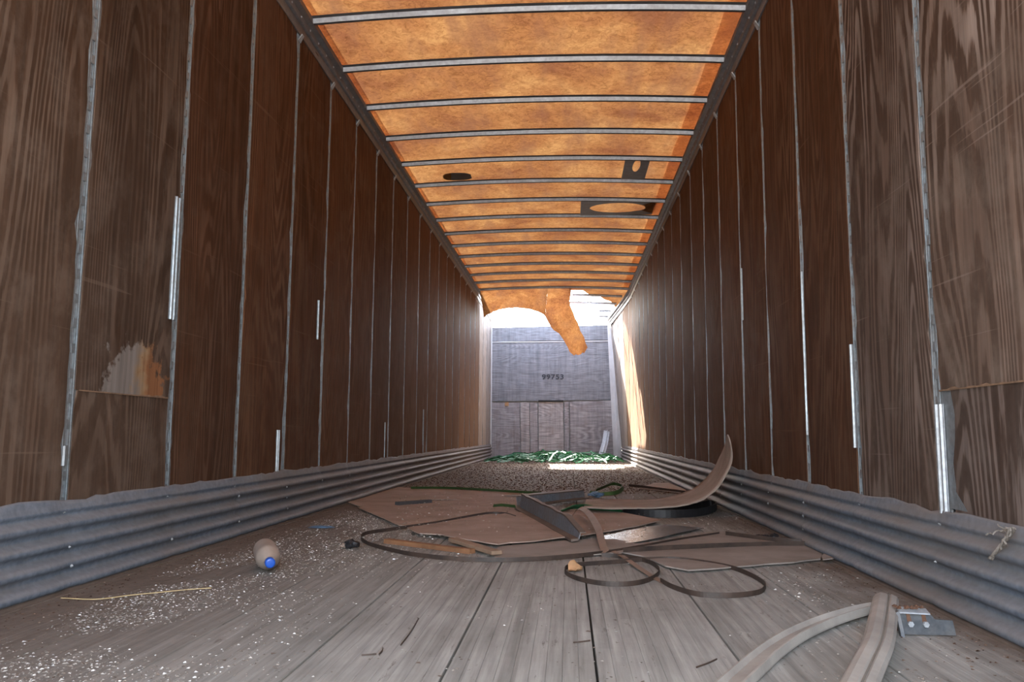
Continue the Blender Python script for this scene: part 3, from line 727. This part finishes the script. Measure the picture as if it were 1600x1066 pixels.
# long board curling up against the wall
def curl():
    fr = [(912,794),(960,795),(1037,793),(1075,788),(1100,779),(1121,762),(1136,738),(1143,718),(1142,700),(1137,680)]
    bk = [(916,781),(960,781.5),(1020,780),(1050,775),(1079,765),(1100,750),(1116,730),(1127,708),(1133,693),(1136,679)]
    yf = 4.63; yb_ = 5.26
    A = []; Bk = []
    for i, (p, q) in enumerate(zip(fr, bk)):
        t = i/9
        pa_ = atY(p[0], p[1], yf+.02); pb_ = atY(q[0], q[1], yb_-(.0 if t < .6 else (t-.6)*1.3))
        if pa_.x > 1.17: pa_ = atX(p[0], p[1], 1.17)
        if pb_.x > 1.17: pb_ = atX(q[0], q[1], 1.17)
        A.append(pa_); Bk.append(pb_)
    A = cr(A, 4); Bk = cr(Bk, 4); n = len(A); na = 6; vs = []
    for i in range(n):
        for j in range(na+1):
            p = A[i].lerp(Bk[i], j/na); p.z = max(p.z, .047 + .004*mn.noise((i*.5, j, 0)))
            if j in (0, na) and i > 3: p += Vector((0, .012*mn.noise((i*1.9, j, 4)), .006*mn.noise((i*2.1, j, 9))))
            vs.append(p)
    w_ = na+1; N_ = len(vs); up = []
    for i in range(n):
        for j in range(w_):
            a = Vector(vs[max(i-1,0)*w_+j]); b = Vector(vs[min(i+1,n-1)*w_+j]); t = (b-a).normalized(); nrm = Vector((0,1,0)).cross(t)
            if nrm.z > 0 or True: nrm = nrm if nrm.dot(Vector((.3,0,-1))) > 0 else -nrm
            up.append(Vector(vs[i*w_+j]) + nrm*.006)
    fs = []
    for i in range(n-1):
        for j in range(na):
            q = (i*w_+j, i*w_+j+1, (i+1)*w_+j+1, (i+1)*w_+j); fs += [q, tuple(x+N_ for x in q[::-1])]
    rim = [j for j in range(na)] + [i*w_+na for i in range(n-1)] + [(n-1)*w_+j for j in range(na, 0, -1)] + [i*w_ for i in range(n-1, 0, -1)]
    fs += [(b, a, a+N_, b+N_) for a, b in zip(rim, rim[1:]+rim[:1])]
    o = MB().add(vs+up, fs).build('curled_board', SHEETE, None, True)
    to_origin(o, fl(1000, 790)); tag(o, 'long brown board strip whose end curls up against the wall like a ramp', 'board')
curl()

# bent channel of dark metal, two arms in a V
def channel():
    e = bpy.data.objects.new('bent_channel', None); sc.collection.objects.link(e)
    tag(e, 'dusty dark metal channel bent into a V on top of the brown sheets', 'metal beam')
    c0 = fl(812, 800); e.location = c0; e1 = fl(903, 852); e2 = fl(914, 783)
    def arm(p, q, h, w_, jagged, n=16, flip=1):
        d = (q-p).normalized(); sdv = Vector((d.y, -d.x, 0))*flip
        web = MB(); vs = []
        for i in range(n+1):
            t = i/n; b = p.lerp(q, t)
            hh = h*(1-.12*t) + (0.012*mn.noise((t*11, 2, 3))*jagged*(0.4+t))
            if jagged and t > .8: hh -= .045*(t-.8)/.2*h/.09
            for a, z in ((0, .018), (.004, .018), (.014, hh+.018), (.010, hh+.018)): vs.append(b + sdv*(-a*1.0) + Vector((0,0,z)))
        web.add(vs, [(i*4+j, i*4+(j+1) % 4, (i+1)*4+(j+1) % 4, (i+1)*4+j) for i in range(n) for j in range(4)] + [(0,1,2,3), (n*4,n*4+1,n*4+2,n*4+3)])
        ow = web.build('web', BEAM, e); ow.location = -c0
        lip = MB(); vs = []
        for i in range(n+1):
            t = i/n; b = p.lerp(q, t)
            for a, z in ((-.006, .018), (.030, .014), (.030, .024), (-.006, .028)): vs.append(b + sdv*(a+.004*mn.noise((t*9, a*40, 1))) + Vector((0,0,z)))
        lip.add(vs, [(i*4+j, i*4+(j+1) % 4, (i+1)*4+(j+1) % 4, (i+1)*4+j) for i in range(n) for j in range(4)] + [(0,1,2,3), (n*4,n*4+1,n*4+2,n*4+3)])
        o = lip.build('lower_flange', BEAMD, e); o.location = -c0
        tp = MB(); vs = []
        for i in range(n+1):
            t = i/n; b = p.lerp(q, t); hh = h*(1-.12*t) + (0.012*mn.noise((t*11, 2, 3))*jagged*(0.4+t))
            if jagged and t > .8: hh -= .045*(t-.8)/.2*h/.09
            ww = w_*(1+ .5*jagged*mn.noise((t*14, 6, 6)))
            for a, z in ((.008, hh+.014), (ww, hh+.016), (ww, hh+.020), (.008, hh+.021)): vs.append(b - sdv*a + Vector((0,0,z)))
        tp.add(vs, [(i*4+j, i*4+(j+1) % 4, (i+1)*4+(j+1) % 4, (i+1)*4+j) for i in range(n) for j in range(4)] + [(0,1,2,3), (n*4,n*4+1,n*4+2,n*4+3)])
        o = tp.build('upper_flange', BEAMD, e); o.location = -c0
    arm(c0, e1, .085, .035, 1)
    arm(fl(809, 797), e2, .062, .10, 0)
channel()

# steel and plastic bands
def band(pts, wd, th, mat, name, label, cat, n=8, tilt=None, group=None, lift=0.0, flat=False):
    P = []
    for q in pts:
        p = fl(q[0], q[1]); p.z = (q[2] if len(q) > 2 else 0)+lift+.001; P.append(p)
    C_ = cr(P, n)
    o = MB().sweep(C_, rect(wd, th) if flat else rect(th, wd), tilt=tilt).build(name, mat)
    to_origin(o, P[0]); return tag(o, label, cat, group)
LI = .014
band([(1124,838),(1060,848),(960,866,.0),(870,876,.0),(780,880),(700,877),(640,870),(600,861),(574,853),(564,845),(572,837),(610,831),(680,822,.004),(745,810,.006),(768,807,.006),(790,808,.006),(806,813,.006)], .016, .0016, RUST, 'steel_band',
     'long rusty steel band looping round the brown sheets and the orange slat', 'metal band', lift=.002)
band([(940,871),(962,872),(985,875),(1012,881),(1028,891),(1029,900),(1012,911),(980,917),(940,916),(905,909),(884,899),(886,890),(905,886),(960,882),(1010,878),(1050,877),(1090,881),(1140,890),(1172,902),(1192,914),(1196,921),(1186,930),(1150,935),(1110,935),(1080,931),(1050,921),(1032,911)], .015, .0016, RUST, 'steel_band',
     'rusty steel band coiled in two open loops on the bare planks', 'metal band', n=6)
band([(974,868),(1040,864),(1130,860),(1220,857.5),(1276,857),(1279,855),(1270,854),(1240,853),(1190,848),(1134,840.5)], .018, .0016, RUST, 'steel_band',
     'rusty steel band folded double with its bend beside the kick plate', 'metal band', n=5, lift=.010)
band([(893,812,.0),(905,814,.05),(915,822,.06),(926,834,.055),(935,848,.04),(941,862,.02),(946,870,.0)], .03, .0016, TANB, 'tan_band',
     'tan dusty band arching over from the bent channel to the bare planks', 'band', lift=LI, flat=True, tilt=.5)
band([(958,866,.01),(975,876,.01),(1000,892,.006),(1022,905,.003),(1040,913,.0)], .022, .0016, TANB, 'tan_band',
     'short tan band end crossing inside the coiled steel loops', 'band', flat=True)
band([(983,762),(1010,765),(1040,769),(1071,773)], .02, .003, RUST, 'steel_band', 'straight dark steel band at the far edge of the small brown board', 'metal band', lift=.008)
band([(642,766),(680,766),(720,767),(770,770),(800,772),(835,774),(850,775)], .025, .002, GREEND, 'green_band', 'long dusty green plastic band behind the brown sheets', 'band', lift=.01, tilt=.8)
band([(930,774,.02),(955,770,.05),(968,771,.05),(975,773,.04),(968,777,.02),(948,778,.01),(920,776,.01)], .03, .002, GREEND, 'green_band', 'small loop of dusty green band beyond the bent channel', 'band', lift=.005, tilt=.6)
band([(770,796),(785,795),(806,797)], .02, .002, GREEND, 'green_band', 'short end of green band poking out under the bent channel', 'band', lift=.012, tilt=.5)
band([(868,806),(890,803,.02),(915,802,.02),(945,803,.01),(975,805)], .05, .003, GREEN, 'green_band', 'bright green band in the gap between bent channel and curling strip', 'band', lift=.004, tilt=1.0)
# black rubber belt, a long narrow loop standing on edge under the curled board
P = [fl(x, y) for x, y in ((975,804),(1000,808),(1040,810),(1075,809),(1100,806),(1115,801),(1119,796),(1112,793),(1100,794),(1090,797),(1060,801),(1010,801),(980,800))]
rb = MB().sweep(cr(P+[P[0]], 5), rect(.01, .043)).build('rubber_belt', BLACK); to_origin(rb, P[0]); rb.location.z = .002
tag(rb, 'black rubber belt loop standing on edge below the upcurled strip', 'belt')

# wooden slats
def bar(pa, pb, w_, h, mat, name, label, cat, z=0.0, n=8, bend=0.0):
    a, b = fl(*pa), fl(*pb); P = []
    for i in range(n+1):
        p = a.lerp(b, i/n); p.z = z + bend*math.sin(math.pi*i/n); p.x += .003*mn.noise((i, 1, 1)); P.append(p)
    o = MB().sweep(P, [(-w_/2,0),(w_/2,0),(w_/2*.95,h*.9),(w_/2*.8,h),(-w_/2*.8,h),(-w_/2*.95,h*.9)]).build(name, mat); to_origin(o, a); return tag(o, label, cat)
bar((604,849), (738,866), .035, .018, STICK, 'wooden_slat', 'orange brown wooden slat inside the big band loop', 'wood', z=.001)
bar((708,850), (776,872), .045, .014, STICKT, 'wooden_slat', 'tan wooden slat with a dark tip meeting the orange one', 'wood', z=.012)
bar((620,793), (672,789), .04, .02, BOW_SHADE_BAR, 'metal_bar', 'short dark bar lying on the wide brown sheet', 'metal bar', z=.014)
bar((850,936), (851,905), .002, .001, STRAW, 'straw_stalk', 'tiny pale stalk on the bare planks', 'straw') if False else None

# foreground trims
def fz(x, y, z): p = fl(x, y, z); return p
PA = [fz(1085,1130,.012), fz(1120,1092,.012), fz(1165,1050,.012), fz(1205,1015,.014), fz(1245,989,.016), fz(1290,969,.018), fz(1330,956,.02), fz(1362,948,.02), fz(1386,944,.018)]
pr = [(-.034,0),(.034,0),(.036,.004),(.035,.020),(.030,.021),(.024,.009),(-.022,.007),(-.028,.018),(-.034,.017),(-.036,.004)]
pr = [(a*.82, b) for a, b in pr]
t1 = MB().sweep(cr(PA, 6), pr, tilt=-.12).build('edge_trim', TRIM, None); to_origin(t1, PA[3]); t1.location.z -= .012
tag(t1, 'bent chalky grey hollow trim strip running out from under the ridged one', 'trim')
PB = [fz(1318,1120,.03), fz(1335,1085,.033), fz(1354,1045,.036), fz(1372,1005,.04), fz(1379,970,.042), fz(1383,945,.042), fz(1384,936,.040)]
pr2 = [(-.030,0),(.030,0),(.031,.006),(.026,.014),(.014,.019),(.010,.0165),(.006,.0165),(.002,.020),(-.012,.022),(-.024,.016),(-.031,.007)]
t2 = bpy.data.objects.new('ridged_trim', None); sc.collection.objects.link(t2); t2.location = PB[3]; t2.location.z = 0
tag(t2, 'weathered grey ridged trim strip lying across the bent one', 'trim')
o = MB().sweep(cr(PB, 6), pr2).build('strip', TRIM, t2); o.location = -t2.location
o.location.z -= .006
o = MB().sweep([p+Vector((.0,0,.0172)) for p in cr(PB, 6)], [(.0065,0),(.0098,0),(.0098,.0012),(.0065,.0012)]).build('groove', TRIMD, t2); o.location = -t2.location; o.location.z -= .006

# bracket
def bracket():
    e = bpy.data.objects.new('steel_bracket', None); sc.collection.objects.link(e)
    P = [fl(1408,994), fl(1494,996)]; c0 = P[0].lerp(P[1], .5); e.location = c0
    tag(e, 'small grey steel bracket with two bolts and a rusty top edge by the kick plate', 'bracket')
    d = (P[1]-P[0]); L_ = d.length; d.normalize(); nrm = Vector((d.y, -d.x, 0)); 
    def q(u, h, off=0): return P[0]+d*(u*L_)+Vector((0,0,h)) - nrm*(h*.5) + nrm*off - c0
    out = [(0,.004),(.0,.05),(.02,.056),(.58,.052),(.68,.036),(1,.034),(1,.004)]
    vs = [q(u,h) for u,h in out]+[q(u,h,.004) for u,h in out]; n = len(out)
    MB().add(vs, [tuple(range(n)), tuple(range(2*n-1, n-1, -1))]+[(i,(i+1)%n,n+(i+1)%n,n+i) for i in range(n)]).build('plate', BRK, e)
    vs = [q(-.03,.0,.012),q(.03,.0,.014),q(.03,.054,.014),q(-.03,.05,.012),q(-.03,0,.0),q(.03,0,0),q(.03,.054,0),q(-.03,.05,0)]
    MB().add(vs, [(0,1,2,3),(7,6,5,4),(0,4,5,1),(1,5,6,2),(2,6,7,3),(3,7,4,0)]).build('side_lip', BRK, e)
    vs = [q(.02,.052,.016),q(.58,.050,.016),q(.58,.057,-.004),q(.02,.060,-.004),q(.02,.049,.016),q(.58,.047,.016),q(.58,.053,-.004),q(.02,.056,-.004)]
    MB().add(vs, [(0,1,2,3),(7,6,5,4),(0,4,5,1),(1,5,6,2),(2,6,7,3),(3,7,4,0)]).build('top_lip', GALVB, e)
    for u in (.2, .48):
        b = MB(); c = q(u, .026, .006); ax = nrm
        t1_, t2_ = d, Vector((0,0,1)) - ax*Vector((0,0,1)).dot(ax)
        b.add([c+t1_*.007*math.cos(a*math.pi/3)+t2_*.007*math.sin(a*math.pi/3)+ax*k for k in (0,.006) for a in range(6)], [tuple(range(6)), tuple(range(11,5,-1))]+[(i,(i+1)%6,6+(i+1)%6,6+i) for i in range(6)])
        o = b.build('bolt', GALVB, e)
        b = MB(); b.add([q(u-.04,.030,.005),q(u+.04,.030,.005),q(u+.03,.052,.006),q(u-.03,.052,.006)]+[q(u-.04,.030,.003),q(u+.04,.030,.003),q(u+.03,.052,.003),q(u-.03,.052,.003)], [(0,1,2,3),(7,6,5,4),(0,4,5,1),(1,5,6,2),(2,6,7,3),(3,7,4,0)]).build('rust_tab', RUSTR, e)
    b = MB()
    for i in range(22):
        u = R.uniform(0,.55); p = q(u, .058, R.uniform(-.02,.012)); r_ = R.uniform(.003,.007)
        b.add([p+Vector((r_,0,0)),p+Vector((-r_,r_,0)),p+Vector((-r_,-r_,0)),p+Vector((0,0,r_))], [(0,1,3),(1,2,3),(2,0,3),(0,2,1)])
    for i in range(16):
        p = fl(1404+R.uniform(-4,8), 975+R.uniform(-8,12), .004)-c0; r_ = R.uniform(.003,.007)
        b.add([p+Vector((r_,0,0)),p+Vector((-r_,r_,0)),p+Vector((-r_,-r_,0)),p+Vector((0,0,r_))], [(0,1,3),(1,2,3),(2,0,3),(0,2,1)])
    b.build('rust_flakes', RUSTR, e)['kind'] = 'stuff'
bracket()

# bottle lying on its side, cap toward the camera
def lathe(prof, n=24):
    mb = MB(); vs = []
    for z, r_ in prof: vs += [(r_*math.cos(2*math.pi*i/n), r_*math.sin(2*math.pi*i/n), z) for i in range(n)]
    m_ = len(prof); fs = [(j*n+i, j*n+(i+1) % n, (j+1)*n+(i+1) % n, (j+1)*n+i) for j in range(m_-1) for i in range(n)]
    fs += [tuple(range(n))[::-1], tuple((m_-1)*n+i for i in range(n))]
    return mb.add(vs, fs)
bt = bpy.data.objects.new('water_bottle', None); sc.collection.objects.link(bt)
pc = fl(422, 885, .03); pdir = (fl(402, 856)-fl(422, 890)); pdir.z = 0; pdir.normalize()
bt.location = (pc.x, pc.y, .040); bt.rotation_euler = (-pdir+Vector((0,0,-.07))).to_track_quat('Z', 'Y').to_euler()
tag(bt, 'dusty clear plastic water bottle with blue cap lying on the glass crumbs', 'bottle')
BOT = plain('dust_film_plastic', (0.3,0.245,0.205), 0.5, 0.15, 18)
lathe([(-.23,.012),(-.228,.028),(-.222,.036),(-.21,.039),(-.20,.037),(-.18,.040),(-.165,.037),(-.15,.040),(-.135,.038),(-.12,.040),(-.09,.041),(-.07,.038),(-.045,.026),(-.025,.015),(-.014,.0125)]).build('body', BOT, bt, True)
lathe([(-.018,.0155),(-.018,.0165),(-.015,.0168),(.000,.0165),(.003,.0155),(.004,.010)], 28).build('cap', BLUE, bt, True)
lathe([(-.022,.013),(-.022,.0158),(-.019,.0158),(-.019,.013)], 20).build('neck_ring', BLUE, bt, True)

# leaf caught in the loop
lp = fl(899, 893); vs = []
for j in range(7):
    for i in range(7):
        u, v = i/6-.5, j/6-.5; k = math.cos(v*math.pi)**.5 if abs(v) < .5 else 0.05
        a = u*k*2.6
        vs.append((.028*math.sin(a)*1.1+.006*mn.noise((i,j,0)), .05*v, .026*(1-math.cos(a))+.010*mn.noise((i*1.1,j*1.3,5))))
me = MB().add(vs, [(j*7+i, j*7+i+1, (j+1)*7+i+1, (j+1)*7+i) for j in range(6) for i in range(6)]).build('dry_leaf', LEAF, None, True)
md = me.modifiers.new('thick', 'SOLIDIFY'); md.thickness = .0012
me.location = (lp.x, lp.y, .007); me.rotation_euler = (.2, .3, -1.2); tag(me, 'curled dry tan leaf resting on the coiled steel loop', 'leaf')

# lumps
def lump(px, r_, mat, name, label, cat, sx=1, sy=1, sz=.6, seed=0, group=None):
    bm = bmesh.new(); bmesh.ops.create_icosphere(bm, subdivisions=3, radius=r_)
    for v in bm.verts:
        k = 1+.55*mn.noise(v.co*(1.6/r_)+Vector((seed,0,0))) + .25*mn.noise(v.co*(4/r_)+Vector((seed,0,3))); v.co = Vector((v.co.x*sx*k, v.co.y*sy*k, v.co.z*sz*k))
    zm = min(v.co.z for v in bm.verts)
    me = bpy.data.meshes.new(name); bm.to_mesh(me); bm.free(); o = link(name, me, mat); p = fl(*px); o.location = (p.x, p.y, -zm+.001); return tag(o, label, cat, group)
lump((549,858), .022, BLACK, 'crumpled_wrapper', 'small crumpled black wrapper near the end of the big band loop', 'rubbish', 1.3, 1, .7, 1)
lump((1188,846), .022, BLACK, 'dirt_clod', 'small dark clod beside the larger one near the kick plate', 'clod', 1.1, 1, .6, 2)
lump((1207,847), .026, BLACK, 'dirt_clod', 'larger dark knobbly clod at the far edge of the greyish sheet', 'clod', 1.2, 1, .6, 3)
lump((1218,849), .018, BLACK, 'dirt_clod', 'dark clod nearest the kick plate, touching the larger one', 'clod', 1.4, 1, .6, 5)
lump((931,778), .035, BLUED, 'blue_wrapper', 'dusty blue wrapper at the far arm of the bent channel', 'rubbish', 1.5, 1, .5, 4)
lump((502,826), .02, BLUED, 'blue_scrap', 'torn dusty blue plastic scrap among the glass crumbs beyond the bottle', 'rubbish', 3.0, 1.2, .3, 6)
lump((540,857), .014, DUSTY, 'foil_scrap', 'pale crushed foil scrap beside the black wrapper', 'rubbish', 1.5, 1, .5, 8)

# stalk of straw
band([(95,938),(150,940),(200,934),(240,930),(290,925),(330,922)], .003, .002, STRAW, 'straw_stalk', 'long yellow straw stalk lying along the glass crumbs', 'straw', flat=True, lift=.004)
# short fallen pins and twigs on the planks
for pa_, pb_, lb in (((626,1010),(654,968),'thin dark bent wire on the planks'), ((592,1025),(598,1014),'short dark splinter beside the thin wire'), ((896,1006),(922,1003),'short straight pin across a plank joint'), ((565,1026),(588,1024),'faint flat splinter on the planks'), ((1088,1045),(1120,1032),'dark pin lying in front of the bent trim strip')):
    band([pa_, ((pa_[0]+pb_[0])/2+2, (pa_[1]+pb_[1])/2), pb_], .003, .002, RUST, 'metal_pin', lb, 'pin', n=4)

# twine tuft hanging over the kick plate
tw = MB(); base = atX(1578, 832, W-.03)
for s_ in range(9):
    P = []; 
    for i in range(12):
        t = i/11; q_ = atX(1582-34*t**1.2+R.uniform(-3,3)*(1-abs(2*t-1)), 826+48*t, W-.034-.006*math.sin(t*7+s_))
        q_ += Vector((-.004*math.cos(s_+t*5), .005*math.sin(s_*1.3+t*9), .002*math.sin(s_))); P.append(q_)
    tw.sweep(P, [(.0025*math.cos(a), .0025*math.sin(a)) for a in (0,1.57,3.14,4.71)], up=(1,0,0))
for s_ in range(6):
    q0 = atX(1572+R.uniform(-6,10), 830+R.uniform(-5,7), W-.03); P = [q0]
    for i in range(6): P.append(P[-1]+Vector((R.uniform(-.008,.004), R.uniform(-.012,.012), R.uniform(-.008,.008))))
    tw.sweep(P, [(.002*math.cos(a), .002*math.sin(a)) for a in (0,2.1,4.2)], up=(1,0,0))
o = tw.build('twine_tuft', TWINE); to_origin(o, base); tag(o, 'frayed twine tuft snagged on the top edge of the kick plate', 'twine')

# leaning strip of bright metal at the front wall
A = fl(942, 716); A.z = .02; A.y = 14.55; Bp = atY(948, 674, YB-.06)
A = atY(940, 711, 14.5); 
ls = MB().sweep([A, A.lerp(Bp, .5)+Vector((.015,0,0)), Bp], [(-.055,0),(.055,0),(.055,.006),(.012,.006),(.010,.03),(.002,.03),(0,.006),(-.055,.006)], up=(0,-1,0)).build('metal_strip', ALU)
to_origin(ls, A); tag(ls, 'bright bent metal strip leaning on the grey front wall', 'metal strip')

# tangle of green plastic bands
gt = MB(); gp = [fl(795,726), fl(975,723)]
for s_ in range(190):
    cx_ = R.uniform(-.95, .98); cy_ = R.uniform(12.6, 14.6); u_ = max(0, 1-abs((cx_-.15)/1.1)**2)
    zt = .04+.16*u_*R.random(); L_ = R.uniform(.25, .7); an = R.gauss(0, .5)
    P = []
    for i in range(6):
        t = i/5-.5; P.append(Vector((max(-1.15, min(1.15, cx_+L_*t*math.cos(an))), cy_+L_*t*math.sin(an)+.08*math.sin(t*6+s_), max(.006, zt*(1-(2*t)**2*.6)+.02*math.sin(s_+t*9)))))
    gt.sweep(P, rect(.022, .002), tilt=R.uniform(-.9,.9))
o = gt.build('green_band_tangle', GREEN); to_origin(o, (0, 13.6, 0)); tag(o, 'tangled heap of bright green plastic bands before the front wall', 'bands', kind='stuff')

# ================================================================ crumbs
def crumbs(name, mat, n, sampler, label, cat, smin, smax, flat=.5, z=.0008):
    mb = MB()
    for _ in range(n):
        q = sampler()
        if q is None: continue
        x, y = q; r_ = smin+(smax-smin)*R.random()**2; a = R.random()*6.28; h = r_*flat*R.uniform(.5,1.3)
        tx_, ty_ = R.uniform(-.5,.5)*r_, R.uniform(-.5,.5)*r_
        b1, b2 = a+R.uniform(1.7,2.5), a+R.uniform(3.7,4.6)
        mb.add([(x+r_*math.cos(a), y+r_*math.sin(a), z+R.random()*h*.4), (x+r_*math.cos(b1), y+r_*math.sin(b1), z), (x+r_*math.cos(b2), y+r_*math.sin(b2), z+R.random()*h*.3), (x+tx_, y+ty_, z+h)],
               [(0,1,3),(1,2,3),(2,0,3),(2,1,0)])
    o = mb.build(name, mat, None, fix=False); return tag(o, label, cat, kind='stuff')
def glass_mat():
    m, nt, B, _, L = new_mat('glass_crumbs')
    g_ = nt.nodes.new('ShaderNodeNewGeometry')
    L(ramp(nt, g_.outputs['Random Per Island'], [(0,(0.12,0.1,0.085)),(.5,(0.27,0.25,0.22)),(.85,(0.42,0.4,0.37)),(1,(0.9,0.91,0.89))]), B.inputs['Base Color'])
    B.inputs['Roughness'].default_value = .22; B.inputs['Specular IOR Level'].default_value = .8; return m
def crumb_mat():
    m, nt, B, _, L = new_mat('dirt_crumbs'); g_ = nt.nodes.new('ShaderNodeNewGeometry')
    L(ramp(nt, g_.outputs['Random Per Island'], [(0,(0.03,0.018,0.012)),(.45,(0.085,0.048,0.03)),(.85,(0.15,0.095,0.065)),(1,(0.4,0.33,0.27))]), B.inputs['Base Color'])
    B.inputs['Roughness'].default_value = .95; B.inputs['Specular IOR Level'].default_value = .03; return m
GLASS = glass_mat(); CRUMB = crumb_mat()
def s_glass_a():   # strip beside the bottle wall, thinning to the planks' middle
    y = 1.3+4.6*R.random()**1.1
    c = -.80 + .06*math.sin(y*2.1); x = c + R.gauss(0, .19)*(1+.22*(y-1.3))
    if mn.noise((x*4, y*3, 0)) < -.15+R.uniform(-.2,.25): return None
    return (x, y) if -1.1 < x < .4 else None
def s_glass_b():
    y = 2.9+3.2*R.random(); x = R.uniform(-1.0, 1.05)
    if R.random() > .25 + .75*max(0, (-.1-x)): 
        return None
    return (x, y)
def s_sheet():
    p = fl(R.uniform(620, 1010), R.uniform(774, 846)); return (p.x, p.y)
def s_glass_c():
    y = R.uniform(1.25, 3.2); x = R.uniform(-1.0, 1.1)
    return (x, y) if mn.noise((x*5, y*4, 7)) > .12 else None
def s_glass_d():
    y = R.uniform(1.6, 5.4); x = R.gauss(1.0, .09)
    return (x, y) if x < 1.18 and mn.noise((x*5, y*2.5, 17)) > 0 else None
crumbs('glass_crumbs', GLASS, 34000, s_glass_a, 'glittering broken glass crumbs in a broad streak past the bottle', 'glass crumbs', .0013, .0052)
crumbs('glass_crumbs', GLASS, 16000, s_glass_b, 'broken glass crumbs strewn round the brown sheets', 'glass crumbs', .002, .007)
crumbs('glass_crumbs', GLASS, 1300, s_sheet, 'stray glass crumbs lying on top of the brown sheets', 'glass crumbs', .003, .009, z=.017)
crumbs('glass_crumbs', GLASS, 2600, s_glass_c, 'sparse glass crumbs on the bare middle planks', 'glass crumbs', .0015, .005)
crumbs('glass_crumbs', GLASS, 1800, s_glass_d, 'glass crumbs along the foot of the wall with the bracket', 'glass crumbs', .002, .0065)
def s_dirt(): return (R.uniform(-1.18, 1.18), 6.4+8.0*R.random())
crumbs('dirt_crumbs', CRUMB, 26000, s_dirt, 'deep brown litter of dirt and crumbs beyond the brown sheets', 'dirt', .003, .013, .5)
def s_dirt2():
    y = 1.3+5*R.random(); x = R.choice((-1,1))*(1.19-abs(R.gauss(0,.12))); return (x, y)
crumbs('dirt_crumbs', CRUMB, 3500, s_dirt2, 'fine brown dirt gathered along the foot of both walls', 'dirt', .001, .005, .5)
def s_splinter(): return (R.uniform(-.9, 1.1), R.uniform(1.3, 3.6))
crumbs('bark_flakes', BEAMD, 160, s_splinter, 'scattered dark flakes on the bare planks', 'flakes', .002, .008, .25)
